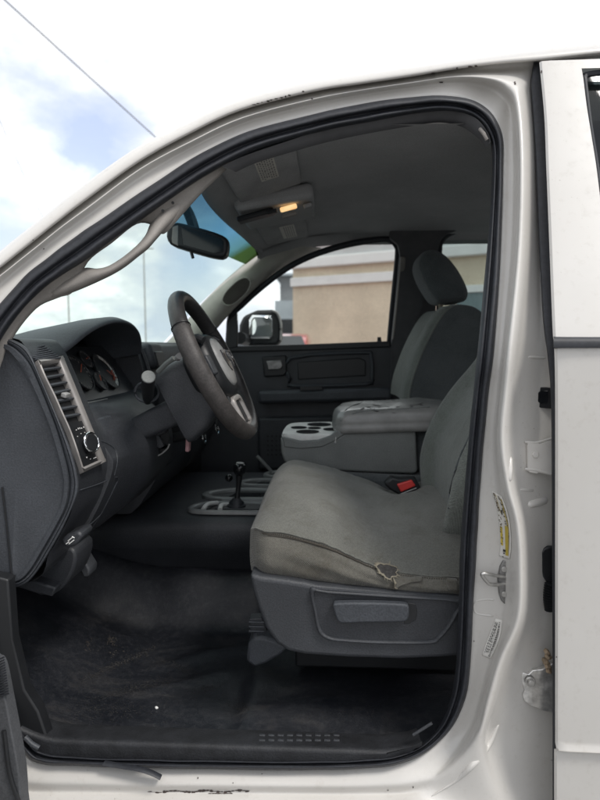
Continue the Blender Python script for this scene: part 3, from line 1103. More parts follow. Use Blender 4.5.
# ------------------------------------------------ rear view mirror
mo = [(166, 236), (168, 227), (174, 222.5), (182, 223), (205, 229), (222, 235), (227, 240), (227, 250), (224, 257), (215, 257.5), (200, 254), (180, 248), (170, 244)]
mir = pxprism('rearview_mirror', mo, 1.80, 0.055, M['black'], truck, 0.009, curve=2, seg=3)
pxprism('mirror_edge', [(171.5, 238), (172.5, 227), (178, 225), (178, 246), (172, 243)], 1.797, 0.012, M['trim'], mir, 0.002)
pxprism('mirror_glass', [(181, 227), (204, 232.5), (220, 238), (223.5, 242), (223, 252), (214, 253.5), (183, 245)], 1.7985, 0.004, M['gloss'], mir, 0.001)
tube('mirror_mount', cr([P(195, 232, 1.85), P(192, 222, 1.87), P(188, 212, 1.89), P(184, 206, 1.90)], 4), 0.017, M['black'], mir)
tube('mirror_knob', [P(190, 248, 1.815), P(193, 258, 1.808)], 0.005, M['black'], mir)

# ------------------------------------------------ dashboard
capR = [(4, 338), (25.5, 348), (40.5, 377), (50.5, 400), (62, 427), (72, 453), (77.5, 480), (71, 511), (61, 532), (49, 553), (25, 584)]
pA = [(-1.10, 1.40), (-0.85, 1.445)] + [(P(a, b, 1.139).x, P(a, b, 1.139).z) for a, b in capR] + [(-0.90, 0.95)]
pC = [(-1.10, 1.40), (-0.85, 1.445), (-0.72, 1.44), (-0.705, 1.43), (-0.69, 1.41), (-0.615, 1.325), (-0.563, 1.305), (-0.508, 1.20), (-0.500, 1.17), (-0.516, 1.12), (-0.55, 1.05), (-0.585, 1.0), (-0.63, 0.976), (-0.90, 0.95)]
pD = [(-1.10, 1.40), (-0.85, 1.455), (-0.64, 1.462), (-0.605, 1.455), (-0.585, 1.43), (-0.566, 1.36), (-0.545, 1.28), (-0.525, 1.20), (-0.52, 1.10), (-0.535, 1.04), (-0.57, 0.98), (-0.61, 0.93), (-0.66, 0.92), (-0.90, 0.92)]
pB = pC[:6] + [(-0.545, 1.302), (-0.470, 1.235), (-0.455, 1.17), (-0.470, 1.11), (-0.515, 1.05), (-0.57, 1.0)] + pC[12:]
ys = [(1.142, pA), (1.30, pA), (1.304, pC), (1.36, pC), (1.42, pB), (1.66, pB), (1.70, pC), (1.745, pC), (1.75, pD), (2.0, pD), (2.3, pD), (2.60, pD), (2.64, pA)]
rows = []
for y, p in ys:
    q = cr([Vector((a, y, b)) for a, b in p], 5)
    rows.append(q)
dash = loft('dashboard', rows, M['plastic2'], truck, smooth=50, cap=False, keep='dash')

# end cap facing the door: traced outline with a raised double rim
cap_in = [(-60, 345), (-25, 345), (-5, 347), (5, 350), (13, 358), (23, 371), (31, 386), (41, 408), (50, 431), (57, 455), (62, 475), (62.5, 489), (60, 505), (50, 525), (38, 546), (26, 566), (16, 577), (4, 579), (-30, 575), (-60, 560)]
cap_mid = [(-62, 340), (-25, 340), (0, 342), (11, 345.5), (21, 353), (30, 364), (38, 381), (47, 403), (56.5, 428), (64, 453), (69, 474), (69.5, 490), (66, 508), (56, 528), (44, 549), (32, 569), (21, 580), (6, 583), (-30, 580), (-62, 565)]
cap_out = [(-65, 335), (-25, 336), (4, 338), (16, 341), (27, 348), (33, 359), (40.5, 377), (50.5, 400), (62, 427), (72, 453), (77.5, 474), (78.5, 491), (71, 511), (61, 532), (49, 553), (37, 572), (25, 584), (8, 588), (-30, 586), (-65, 570)]
def loopY(px, Y):
    return cr([P(a, b, Y) for a, b in px], 4, True)
def mixl(a, b, t):
    return [lerp2(p, q, t) for p, q in zip(a, b)]
cin = loopY(mixl(cap_in, cap_mid, -0.25), 1.130)
rows = [loopY(cap_in, 1.128), loopY(mixl(cap_in, cap_mid, 0.2), 1.1225), loopY(mixl(cap_in, cap_mid, 0.75), 1.1225), loopY(cap_mid, 1.131),
        loopY(mixl(cap_mid, cap_out, 0.15), 1.127), loopY(mixl(cap_mid, cap_out, 0.40), 1.126), loopY(mixl(cap_mid, cap_out, 0.5), 1.1295), loopY(mixl(cap_mid, cap_out, 0.62), 1.1275), loopY(mixl(cap_mid, cap_out, 0.85), 1.129), loopY(cap_out, 1.137), loopY(cap_out, 1.16)]
bm = bmesh.new()
grid(bm, [cin] + rows, False, True)
c = Vector((sum(p.x for p in cin) / len(cin), 1.1305, sum(p.z for p in cin) / len(cin)))
cv = bm.verts.new(c)
ci = [bm.verts.new(p) for p in cin]
for i in range(len(ci)):
    bm.faces.new((cv, ci[i], ci[(i + 1) % len(ci)]))
ecap = from_bm('end_cap', bm, M['capgrey'], dash, smooth=40)
tube('panel_seam', cr([P(2, 487, 1.1285), P(6, 520, 1.1285), P(10, 560, 1.1285), P(12, 578, 1.1275)], 4), 0.0018, M['black'], ecap)

# vent and switch bezel
def face_x(z):
    pr = sorted([(b, a) for a, b in pA[2:11]])
    if z <= pr[0][0]:
        return pr[0][1]
    for (z0, x0), (z1, x1) in zip(pr, pr[1:]):
        if z0 <= z <= z1:
            return x0 + (x1 - x0) * (z - z0) / max(1e-6, z1 - z0)
    return pr[-1][1]


def onface(px, py, off):
    lo_, hi_ = 1.05, 1.6
    for _ in range(40):
        m = (lo_ + hi_) / 2
        p = P(px, py, m)
        if p.x > face_x(p.z) + off:
            lo_, hi_ = (lo_, m) if ray(px, py).x > 0 else (m, hi_)
        else:
            lo_, hi_ = (m, hi_) if ray(px, py).x > 0 else (lo_, m)
    return P(px, py, (lo_ + hi_) / 2)


def face_pt(key, px, py, lift=0.0):
    return hit(key, px, py, lift)
def BZ(s, t, lift=0.0):
    """s 0 near..1 far across the bezel, t 0 top..1 bottom"""
    a = cr([(36.5, 361, 0), (43.5, 378, 0), (52.5, 396, 0), (60.5, 414, 0), (68.5, 432, 0), (75.5, 452, 0), (82, 473, 0)], 6)
    b = cr([(60, 358, 0), (66.5, 374, 0), (73.5, 391, 0), (81, 410, 0), (88, 427, 0), (95.5, 445, 0), (103, 463, 0)], 6)
    f = min(max(t, 0), 1) * (len(a) - 1)
    i = min(int(f), len(a) - 2)
    A = a[i].lerp(a[i + 1], f - i)
    B = b[i].lerp(b[i + 1], f - i)
    pa = onface(A.x, A.y, 0.008)
    pb = onface(B.x, B.y, 0.008)
    p = pa.lerp(pb, s)
    return p + Vector((0.84, -0.28, 0.46)).normalized() * lift
rows = []
for i in range(25):
    t = i / 24
    rows.append([BZ(0, t, -0.02), BZ(0, t, 0.004), BZ(0.03, t, 0.006), BZ(0.065, t, 0.004), BZ(0.075, t, -0.012)])
rows2 = []
for i in range(25):
    t = i / 24
    rows2.append([BZ(0.78, t, -0.012), BZ(0.79, t, 0.004), BZ(0.83, t, 0.009), BZ(0.97, t, 0.012), BZ(1.04, t, 0.006), BZ(1.05, t, -0.03)])
bm = bmesh.new()
grid(bm, rows)
grid(bm, rows2)
for t0, t1 in ((-0.0, 0.05), (0.965, 1.0)):
    grid(bm, [[BZ(s, t, l) for s in (0.0, 0.25, 0.5, 0.75, 1.03)] for t, l in ((t0, -0.02), (t0, 0.006), ((t0 + t1) / 2, 0.010), (t1, 0.005), (t1, -0.02))])
bez = from_bm('vent_bezel', bm, M['silver'], dash, smooth=60)
tag(bez, 'silver trim frame round the side vent and headlamp switch')
bm = bmesh.new()
grid(bm, [[BZ(s, t, -0.006) for s in (0.06, 0.4, 0.80)] for t in (0.02, 0.3, 0.66)])
grid(bm, [[BZ(s, t, 0.002) for s in (0.07, 0.4, 0.785)] for t in (0.60, 0.75, 0.88, 0.97)])
from_bm('switch_panel', bm, M['black'], bez, smooth=0)
for k in range(7):
    t = 0.09 + k * 0.073
    bm = bmesh.new()
    pts = [BZ(0.07, t, -0.004), BZ(0.785, t, -0.004), BZ(0.785, t + 0.024, 0.003), BZ(0.07, t + 0.024, 0.003)]
    add_prism(bm, pts, (0.002, 0, 0.004))
    from_bm('vent_slat', bm, M['capgrey'], bez, smooth=0)
box('vent_tab', BZ(0.42, 0.36, 0.008), (0.012, 0.022, 0.010), M['padsilver'], bez, Euler((0, 0.3, 0)).to_matrix(), bevel=0.002)
kc = BZ(0.58, 0.80, 0.004)
kn = Vector((0.90, -0.30, 0.25)).normalized()
bm = bmesh.new()
add_disc(bm, kc, kn, 0.021, 0.014, 28, 0.019)
kb = from_bm('headlamp_knob', bm, M['black'], bez, bevel=0.002)
bm = bmesh.new()
ring = ring_at(kc + kn * 0.012, kn, 0.0205, 32)
add_tube(bm, ring + [ring[0]], 0.0022, 8, False)
from_bm('knob_ring', bm, M['chrome'], kb)
add = bmesh.new()
for s, t, w, h_ in ((0.30, 0.665, 0.05, 0.008), (0.42, 0.655, 0.04, 0.014), (0.50, 0.655, 0.04, 0.014), (0.58, 0.66, 0.05, 0.010), (0.70, 0.655, 0.05, 0.012), (0.25, 0.72, 0.04, 0.006), (0.45, 0.705, 0.05, 0.006), (0.65, 0.705, 0.05, 0.006), (0.32, 0.90, 0.05, 0.010), (0.45, 0.925, 0.05, 0.006), (0.60, 0.93, 0.16, 0.006)):
    cs = [BZ(s, t, 0.0032), BZ(s + w, t, 0.0032), BZ(s + w, t + h_, 0.0032), BZ(s, t + h_, 0.0032)]
    add.faces.new([add.verts.new(c) for c in cs])
from_bm('switch_icon', add, M['white'], bez, smooth=0)

# side demister grille above the bezel
gp = [(17, 351), (30, 346), (45, 343.5), (62, 357), (38, 362)]
up_ = Vector((0.35, 0, 0.9)).normalized()
gc = [P(a, b, y) for (a, b), y in zip( ((21, 352.5), (44, 346.5), (60, 358.5), (37, 361.5)), (1.138, 1.215, 1.222, 1.142))]
gr = prism('demister_grille', gc, up_ * -0.012, M['black'], dash, smooth=0)
bm = bmesh.new()
for k in range(8):
    t = k / 7
    a, b = gc[0].lerp(gc[3], t), gc[1].lerp(gc[2], t)
    add_tube(bm, [a + up_ * 0.002, b + up_ * 0.002], 0.0020, 6)
from_bm('grille_slat', bm, M['capgrey'], gr)

# instrument hood
lipp = [(62, 360, 1.306), (66, 352, 1.312), (76, 344, 1.345), (92, 331.5, 1.41), (106, 324.5, 1.475), (120, 322, 1.545), (131, 324.5, 1.615), (138.5, 331, 1.675), (141.5, 341, 1.715), (141.5, 353, 1.735)]
lip3 = cr([P(a, b, c) for a, b, c in lipp], 6)
def zfall(p, x):
    # height of the hood further forward
    t = min(1, max(0, (-0.57 - x) / 0.33))
    return p.z + (1.445 - p.z) * t ** 1.3
rows = []
r_in = [p + Vector((-0.16, 0.006 * (1 if p.y < 1.5 else -1), -0.03)) for p in lip3]
r_a = [p + Vector((-0.006, 0.004 * (1 if p.y < 1.5 else -1), -0.004)) for p in lip3]
ctr = Vector((0, 1.52, 1.40))
def out(p, d):
    v = Vector((0, p.y - ctr.y, (p.z - ctr.z) * 1.8)).normalized()
    return v * d
r_b = [p.copy() for p in lip3]
r_c = [p + out(p, 0.008) + Vector((-0.006, 0, 0)) for p in lip3]
r_d = [p + out(p, 0.014) + Vector((-0.022, 0, 0)) for p in lip3]
r_e = [Vector((p.x - 0.08, p.y, 0)) + Vector((0, out(p, 0.018).y, zfall(p, p.x - 0.08) + out(p, 0.018).z)) for p in lip3]
r_f = [Vector((p.x - 0.18, p.y, 0)) + Vector((0, out(p, 0.02).y, zfall(p, p.x - 0.18) + out(p, 0.016).z)) for p in lip3]
r_g = [Vector((p.x - 0.32, p.y + out(p, 0.03).y, zfall(p, p.x - 0.32) + 0.004)) for p in lip3]
hood = loft('instrument_hood', [r_in, r_a, r_b, r_c, r_d, r_e, r_f, r_g], M['capgrey'], dash, smooth=180)  # lighter grey than the dash: dusty, with windscreen light put into its colour
# cluster
def CL(s, t, lift=0.0):
    p = Vector((-0.592, 1.31, 1.312)).lerp(Vector((-0.592, 1.735, 1.312)), s)
    q = Vector((-0.678, 1.31, 1.445)).lerp(Vector((-0.678, 1.735, 1.445)), s)
    return p.lerp(q, t) + Vector((0.84, 0, 0.54)) * lift
clu = loft('instrument_cluster', [[CL(s, t, 0.003) for s in (0, 0.25, 0.5, 0.75, 1)] for t in (0, 0.5, 1)], M['gauge'], dash, smooth=0)
cn = Vector((0.84, 0, 0.54)).normalized()
ca = Vector((0, 1, 0))
cb = Vector((-0.54, 0, 0.84)).normalized()
for s, t, r, hand in ((0.27, 0.48, 0.050, 0.6), (0.66, 0.46, 0.056, -0.7), (0.47, 0.72, 0.026, 0.2), (0.47, 0.28, 0.026, 0.9)):
    cc = CL(s, t, 0.006)
    bm = bmesh.new()
    add_disc(bm, cc, cn, r, 0.004, 36)
    g = from_bm('gauge', bm, M['gauge'], clu)
    bm = bmesh.new()
    rg = ring_at(cc + cn * 0.006, cn, r, 36)
    add_tube(bm, rg + [rg[0]], 0.002, 6, False)
    from_bm('gauge_rim', bm, M['black'], g)
    bm = bmesh.new()
    for k in range(-6, 19):
        a = k / 12 * pi
        d = ca * cos(a) + cb * sin(a)
        e = ca * -sin(a) + cb * cos(a)
        c0 = cc + cn * 0.0052
        l = 0.16 if k % 3 == 0 else 0.08
        w = 0.0016
        cs = [c0 + d * r * 0.93 - e * w, c0 + d * r * 0.93 + e * w, c0 + d * r * (0.93 - l) + e * w, c0 + d * r * (0.93 - l) - e * w]
        bm.faces.new([bm.verts.new(c) for c in cs])
    from_bm('gauge_mark', bm, M['inkgrey'], g, smooth=0)
    if r > 0.053:
        bm = bmesh.new()
        rows = []
        for k in range(15):
            a = -1.25 + k / 14 * 2.6
            d = ca * cos(a) + cb * sin(a)
            rows.append([cc + cn * 0.0046 + d * r * 0.74, cc + cn * 0.0046 + d * r * 0.97])
        grid(bm, rows)
        from_bm('gauge_scale', bm, M['label'], g, smooth=0)
        bm = bmesh.new()
        for k in range(5):
            a = -1.0 + k * 0.22
            d = ca * cos(a) + cb * sin(a)
            add_box(bm, cc + cn * 0.0065 + d * r * 0.62, (0.003, 0.007, 0.007))
        from_bm('gauge_number', bm, M['orange'], g)
    d = ca * cos(hand) + cb * sin(hand)
    tube('needle', [cc + cn * 0.008, cc + cn * 0.008 + d * r * 0.8], 0.0014, M['orange'], g, seg=6)
# pale tube for the highlight beneath the cluster; edge down its right side
tube('cluster_edge', [P(87, 403, 1.34), P(98, 401, 1.41), P(107, 399, 1.47)], 0.0022, M['console'], clu)
tube('cluster_edge', cr([P(141.5, 350, 1.735), P(146, 362, 1.735), P(151, 378, 1.735)], 4), 0.006, M['plastic'], clu)

# controls on the lower dash
def dpt(px, py, lift=0.0):
    return hit('dash', px, py, lift)
dn = Vector((0.9, -0.05, 0.42)).normalized()
h = dpt(103, 425)
bm = bmesh.new()
add_prism(bm, [P(93, 420, h.y - 0.03), P(113, 414.5, h.y + 0.05), P(116.5, 428, h.y + 0.05), P(97, 433, h.y - 0.03)], (-0.05, 0, 0))
from_bm('dimmer_panel', bm, M['capgrey'], dash, bevel=0.004)
# knee panel joint lines
for pth in ([(101, 441), (108, 444), (115, 450), (117, 462), (114, 475)], [(80, 490), (98, 484), (117, 477), (113, 490), (100, 515), (88, 532)], [(76, 533), (90, 524), (100, 515)]):
    pp = [dpt(x, y, 0.0008) for x, y in pth]
    if all(pp):
        tube('panel_seam', cr(pp, 4), 0.0013, M['capgrey'], dash, seg=6)
# rounded recess with the brake release
pod = []
for x, y in ((138, 431), (143, 424), (152, 420), (163, 417), (167, 425), (168, 440), (165, 450), (155, 455), (146, 454), (139, 446)):
    pod.append(dpt(x, y) or P(x, y, 1.5))
yb = sum(p.y for p in pod) / len(pod)
pts = cr([P(x, y, yb) for x, y in ((138, 431), (143, 424), (152, 420), (163, 417), (168, 426), (169, 440), (165, 450), (155, 456), (146, 455), (139, 446))], 3, True)
rel = prism('release_recess', pts, (-0.05, 0.0, 0.0), M['black'], dash, bevel=0.004)
tube('recess_rim', cr([P(143, 455.5, yb - 0.004), P(152, 457, yb - 0.004), P(160, 454.5, yb - 0.004), P(167, 449, yb - 0.004), P(169.5, 444, yb - 0.004)], 4), 0.0022, M['padsilver'], rel, seg=6)
tube('recess_rim', cr([P(138, 446, yb - 0.004), P(137, 434, yb - 0.004), P(142, 424, yb - 0.004), P(153, 419, yb - 0.004)], 4), 0.003, M['plastic'], rel, seg=6)
pts = [P(a, b, yb - 0.012) for a, b in ((152, 437), (155, 434), (159, 436), (164, 446), (160, 449), (156, 447))]
prism('release_lever', pts, (0, 0.02, 0), M['plastic'], rel, bevel=0.003)
pts = [P(a, b, yb - 0.010) for a, b in ((146, 431), (160, 423), (166, 427), (165, 433), (152, 440))]
prism('release_cover', pts, (0, 0.02, 0), M['plastic2'], rel, bevel=0.003)
# bonnet release with a pale symbol
h = dpt(70, 541) or P(70, 541, 1.18)
br = prism('bonnet_release', [P(a, b, 1.15) for a, b in ((60, 541), (66, 535), (78, 531), (83, 536), (76, 546), (66, 549))], (0, 0.06, 0), M['plastic2'], dash, bevel=0.006)
bm = bmesh.new()
for a, b in (((66, 544), (69, 542)), ((68, 541), (73, 537)), ((69, 544), (74, 540)), ((72, 536.5), (74.5, 538))):
    add_tube(bm, [P(a[0], a[1], 1.1485), P(b[0], b[1], 1.1485)], 0.0011, 5)
from_bm('release_symbol', bm, M['white'], br)
# brackets and parking brake under the dash
ub = pxprism('lower_duct', [(26, 582), (50, 552), (72, 548), (76, 560), (70, 578), (58, 592), (40, 596)], 1.25, 0.10, M['plastic2'], dash, 0.012, curve=2)
pxprism('duct_flap', [(12, 583), (30, 580), (56, 588), (52, 597), (34, 593), (16, 587)], 1.22, 0.06, M['plastic2'], ub, 0.004)

# centre stack with outlet and climate knobs
cs_ = box('centre_outlet', (-0.575, 1.86, 1.415), (0.05, 0.13, 0.085), M['plastic'], dash, Euler((0, -0.25, 0)).to_matrix(), bevel=0.018, seg=4)
box('outlet_grille', (-0.549, 1.86, 1.405), (0.012, 0.095, 0.055), M['black'], cs_, Euler((0, -0.25, 0)).to_matrix(), bevel=0.006)
stack = box('centre_stack', (-0.53, 1.93, 1.20), (0.05, 0.28, 0.28), M['plastic2'], dash, Euler((0, 0.12, 0)).to_matrix(), bevel=0.015, seg=3)
for x, y in ((204, 437), (217, 428)):
    c0 = P(x, y, 1.83)
    bm = bmesh.new()
    dirn = Vector((0.95, 0, 0.2)).normalized()
    base = Vector((-0.505, c0.y, c0.z))
    add_disc(bm, base, dirn, 0.022, (c0.x + 0.505), 20)
    kk = from_bm('climate_knob', bm, M['black'], stack, bevel=0.002)
    bm = bmesh.new()
    rg = ring_at(c0, dirn, 0.019, 24)
    add_tube(bm, rg + [rg[0]], 0.0024, 6, False)
    from_bm('knob_ring', bm, M['chrome'], kk)

# ------------------------------------------------ steering wheel and column
WC = P(215, 365, 1.45)
th = radians(26.6)
eu = Vector((0, 1, 0))
ev = Vector((-sin(th), 0, cos(th)))
en = Vector((cos(th), 0, sin(th)))
def W(u, v, w=0.0):
    return WC + eu * u + ev * v + en * w
RR = 0.187
bm = bmesh.new()
N = 96
rows = []
for k in range(N):
    a = 2 * pi * k / N
    c0 = W(RR * sin(a), RR * cos(a))
    d = (c0 - WC).normalized()
    rr = 0.0178 + 0.002 * max(0, cos(2 * (a - pi / 2)))
    if 0.72 * pi < a < 1.28 * pi:
        rr = 0.0192
    rows.append([c0 + d * cos(2 * pi * m / 16) * rr + en * sin(2 * pi * m / 16) * rr * 1.12 for m in range(16)])
grid(bm, rows, True, True)
sw = from_bm('steering_wheel', bm, M['leather'], truck, smooth=180)
# worn lower grip sleeve on the near side and seams
rows = []
for k in range(41):
    a = 1.02 * pi + k / 40 * 0.66 * pi
    c0 = W(RR * sin(a), RR * cos(a))
    d = (c0 - WC).normalized()
    rr = 0.0202 if 0 < k < 40 else 0.0175
    rows.append([c0 + d * cos(2 * pi * m / 16) * rr + en * sin(2 * pi * m / 16) * rr * 1.10 for m in range(16)])
loft('grip_leather', rows, M['leatherw'], sw, close_v=True, smooth=180)
for a in (1.68 * pi, 0.32 * pi):
    c0 = W(RR * sin(a), RR * cos(a))
    d = (c0 - WC).normalized()
    bm = bmesh.new()
    rg = [c0 + d * cos(2 * pi * m / 20) * 0.0200 + en * sin(2 * pi * m / 20) * 0.0222 for m in range(20)]
    add_tube(bm, rg + [rg[0]], 0.0012, 6, False)
    from_bm('grip_seam', bm, M['black'], sw)
def oval(su, sv, cu, cv, w, n=32, sq=2.5):
    out_ = []
    for k in range(n):
        a = 2 * pi * k / n
        ca_, sa_ = cos(a), sin(a)
        out_.append(W(cu + su * math.copysign(abs(ca_) ** (2 / sq), ca_), cv + sv * math.copysign(abs(sa_) ** (2 / sq), sa_), w))
    return out_
hub = loft('wheel_hub', [oval(0.06, 0.06, 0, -0.005, -0.06), oval(0.10, 0.085, 0, -0.005, -0.02), oval(0.105, 0.09, 0, -0.005, 0.0), oval(0.10, 0.084, 0, -0.005, 0.014), oval(0.088, 0.072, 0, -0.003, 0.022)], M['black'], sw, close_v=True, cap=True, smooth=50)
pad = loft('airbag_pad', [oval(0.058, 0.066, 0, -0.002, 0.012), oval(0.058, 0.066, 0, -0.002, 0.022), oval(0.054, 0.061, 0, -0.002, 0.028), oval(0.040, 0.046, 0, -0.002, 0.032), oval(0.015, 0.016, 0, -0.002, 0.034)], M['padsilver'], hub, close_v=True, cap=True, smooth=60)
# ram's-head style shield emblem
bm = bmesh.new()
add_prism(bm, [W(u, v, 0.033) for u, v in ((-0.028, 0.026), (0.028, 0.026), (0.030, 0.002), (0.02, -0.018), (0, -0.032), (-0.02, -0.018), (-0.030, 0.002))], en * 0.003)
for sgn in (-1, 1):
    add_tube(bm, cr([W(sgn * 0.004, 0.014, 0.043), W(sgn * 0.014, 0.018, 0.044), W(sgn * 0.022, 0.008, 0.044), W(sgn * 0.018, -0.006, 0.044), W(sgn * 0.010, -0.002, 0.043)], 4), 0.003, 8)
add_prism(bm, [W(u, v, 0.041) for u, v in ((-0.006, 0.014), (0.006, 0.014), (0.005, -0.01), (0, -0.024), (-0.005, -0.01))], en * 0.004)
from_bm('shield_emblem', bm, simple('emblem_dark', (0.10, 0.10, 0.105), 0.3, 0.4), hub, smooth=40)
for s in (-1, 1):
    sp_ = prism('wheel_spoke', [W(s * u, v, -0.008) for u, v in ((0.08, 0.03), (0.13, 0.028), (0.185, 0.034), (0.186, -0.028), (0.13, -0.035), (0.08, -0.045))], en * 0.016, M['black'], sw, bevel=0.005)
    box('wheel_button', W(s * 0.112, -0.002, 0.012), (0.012, 0.038, 0.05), M['plastic'], sp_, Euler((0, -th, 0)).to_matrix(), bevel=0.004)
lsp = prism('lower_spoke', [W(u, v, -0.006) for u, v in ((-0.06, -0.07), (0.06, -0.07), (0.052, -0.12), (0.058, -0.182), (-0.058, -0.182), (-0.052, -0.12))], en * 0.012, M['black'], sw, bevel=0.004)
bm = bmesh.new()
def frame_uv(su, sv, w):
    return oval(su, sv, 0.0, -0.136, w, 40, 6)
grid(bm, [frame_uv(0.056, 0.046, 0.002), frame_uv(0.056, 0.046, 0.011), frame_uv(0.052, 0.042, 0.014), frame_uv(0.044, 0.033, 0.013), frame_uv(0.042, 0.031, 0.006)], False, True)
from_bm('spoke_trim', bm, M['silver'], lsp, smooth=60)
for s in (-1, 1):
    pp = [W(s * 0.07, 0.062, -0.014), W(s * 0.09, 0.072, 0.006), W(s * 0.096, 0.058, 0.02)]
    tube('wheel_switch', cr(pp, 4), 0.010, M['black'], sw, seg=10)
tube('wheel_switch', [P(177.5, 358, 1.33), P(179.5, 356, 1.30)], 0.0075, M['padsilver'], sw, seg=12)

# column shroud
def oc_(su, sv, cv, w, sq=3):
    return oval(su, sv, 0, cv, w, 28, sq)
col = loft('steering_column', [oc_(0.045, 0.055, -0.02, -0.03, 5), oc_(0.054, 0.080, -0.030, -0.045, 5), oc_(0.056, 0.094, -0.042, -0.085, 6), oc_(0.058, 0.098, -0.050, -0.125, 6), oc_(0.056, 0.094, -0.052, -0.140, 6), oc_(0.036, 0.035, -0.06, -0.145, 5), oc_(0.03, 0.03, -0.055, -0.30)], M['plastic2'], truck, close_v=True, cap=True, smooth=40)
base = P(148, 393, 1.40)
tip = P(148.5, 377, 1.315)
stk = tube('column_stalk', [base + (base - tip) * 0.5, base, base.lerp(tip, 0.55), tip], [0.012, 0.0145, 0.0155, 0.0165], M['black'], col, seg=20)
bm = bmesh.new()
dd = (tip - base).normalized()
add_disc(bm, tip, dd, 0.0165, 0.003, 24, 0.015)
from_bm('stalk_cap', bm, M['console'], stk, bevel=0.001)
bm = bmesh.new()
rg = [P(147 + 12 * cos(a * pi / 12), 392 + 10 * sin(a * pi / 12), 1.43) for a in range(24)]
add_tube(bm, rg + [rg[0]], 0.0035, 8, False)
from_bm('stalk_boot', bm, M['capgrey'], stk)
tube('tilt_lever', [P(158, 372, 1.38), P(166, 364, 1.37), P(174, 358, 1.36)], 0.006, M['console'], col, seg=10)
tube('lower_shaft', [W(0, -0.05, -0.28), W(0.0, -0.06, -0.62)], 0.025, M['black'], col)

# key tag hanging from the column
kt = box('key_tag', P(188.5, 438, 1.47) , (0.010, 0.020, 0.070), M['pink'], None, Euler((0, radians(4), 0)).to_matrix(), bevel=0.002)
tag(kt, 'thin faded pink tag hanging below the steering column', 'key tag')

box('kick_panel', (-0.85, 2.70, 1.0), (0.50, 0.06, 0.9), M['black'], truck, bevel=0.01)
# pedals
pd = prism('pedal', [P(a, b, 1.36) for a, b in ((73, 556), (79, 552), (90, 570), (89, 577), (83, 578))], (0, 0.05, 0), M['plastic'], truck, bevel=0.005)
tube('pedal_arm', [P(76, 556, 1.385), P(60, 530, 1.39)], 0.008, M['black'], pd)
pb = prism('pedal', [Vector((-0.78, 1.50, 0.90)), Vector((-0.765, 1.50, 0.90)), Vector((-0.735, 1.50, 0.81)), Vector((-0.75, 1.50, 0.805))], (0, 0.13, 0), M['black'], truck, bevel=0.004)
tube('pedal_arm', [Vector((-0.77, 1.565, 0.89)), Vector((-0.80, 1.565, 1.05))], 0.009, M['black'], pb)

# ------------------------------------------------ floor console with shifter
tun = []
for x in (-1.02, -0.80, -0.66, -0.55, -0.40, -0.20, 0.0, 0.3):
    zt = 0.905 if x > -0.6 else 0.905 - (-0.6 - x) * 0.12
    tun.append([Vector((x, 1.80, 0.70)), Vector((x, 1.752, 0.80)), Vector((x, 1.738, 0.82)), Vector((x, 1.735, zt - 0.032)), Vector((x, 1.740, zt - 0.012)), Vector((x, 1.757, zt + 0.003)), Vector((x, 1.785, zt + 0.009)), Vector((x, 1.9, zt + 0.012)), Vector((x, 2.40, zt + 0.008)), Vector((x, 2.42, zt - 0.02)), Vector((x, 2.42, 0.83)), Vector((x, 2.36, 0.70))])
fcon = loft('floor_console', tun, M['plastic2'], truck, smooth=40, cap=True)
def frame_px(name, pts, Y, r, mat, parent):
    bm = bmesh.new()
    q = cr(pts, 4, True)
    add_tube(bm, q + [q[0]], r, 8, False)
    return from_bm(name, bm, mat, parent, smooth=180)
zt = 0.920
M['edge'] = simple('grey_bezel_plastic', (0.20, 0.205, 0.205), 0.35, nscale=20)
def tray_frame(x0, x1, y0, y1, r, mat, skew=0.03):
    pts = [(x0 + skew, y0), ((x0 + x1) / 2, y0), (x1, y0), (x1, y1), ((x0 + x1) / 2, y1), (x0 + 2 * skew, y1), (x0, (y0 + y1) / 2)]
    q = cr([Vector((x, y, zt)) for x, y in pts], 6, True)
    ce = sum(q, Vector()) / len(q)
    bm = bmesh.new()
    def off_(d, z_):
        res = []
        for k, p in enumerate(q):
            t_ = (q[(k + 1) % len(q)] - q[k - 1]).normalized()
            nrm_ = Vector((t_.y, -t_.x, 0))
            if nrm_.dot(p - ce) < 0:
                nrm_ = -nrm_
            res.append(p + nrm_ * d + Vector((0, 0, z_)))
        return res
    grid(bm, [off_(r * 1.5, -0.004), off_(r * 1.4, 0.005), off_(r * 0.9, 0.008), off_(-r * 0.9, 0.007), off_(-r * 1.5, 0.002), off_(-r * 1.6, -0.005)], False, True)
    fr_ = from_bm('console_bezel', bm, mat, fcon, smooth=50)
    inner = [Vector((x0 + skew * 1.3 + 0.01, y0 + 0.012, zt)), Vector((x1, y0 + 0.012, zt)), Vector((x1, y1 - 0.012, zt)), Vector((x0 + skew * 2 + 0.01, y1 - 0.012, zt))]
    prism('console_well', inner, (0, 0, -0.006), M['gloss'], fcon)
    return fr_
tray_frame(-0.44, 0.05, 1.785, 1.885, 0.007, M['edge'])
tray_frame(-0.43, 0.05, 1.945, 2.07, 0.009, M['edge'], 0.05)
tray_frame(-0.33, 0.12, 2.14, 2.23, 0.008, M['edge'])
tray_frame(-0.25, 0.15, 2.29, 2.38, 0.008, M['edge'])
for a, b in (((-0.40, 1.80), (-0.37, 1.88)), ((-0.345, 1.80), (-0.33, 1.86))):
    tube('console_ridge', cr([Vector((a[0], a[1], zt + 0.004)), Vector(((a[0] + b[0]) / 2 - 0.008, (a[1] + b[1]) / 2, zt + 0.010)), Vector((b[0], b[1], zt + 0.004))], 5), 0.0075, M['tray'], fcon)
prism('gate_plate', [Vector((x, y, zt + 0.001)) for x, y in ((-0.36, 1.81), (-0.18, 1.81), (-0.18, 1.87), (-0.36, 1.87))], (0, 0, 0.004), M['plastic'], fcon, bevel=0.002)
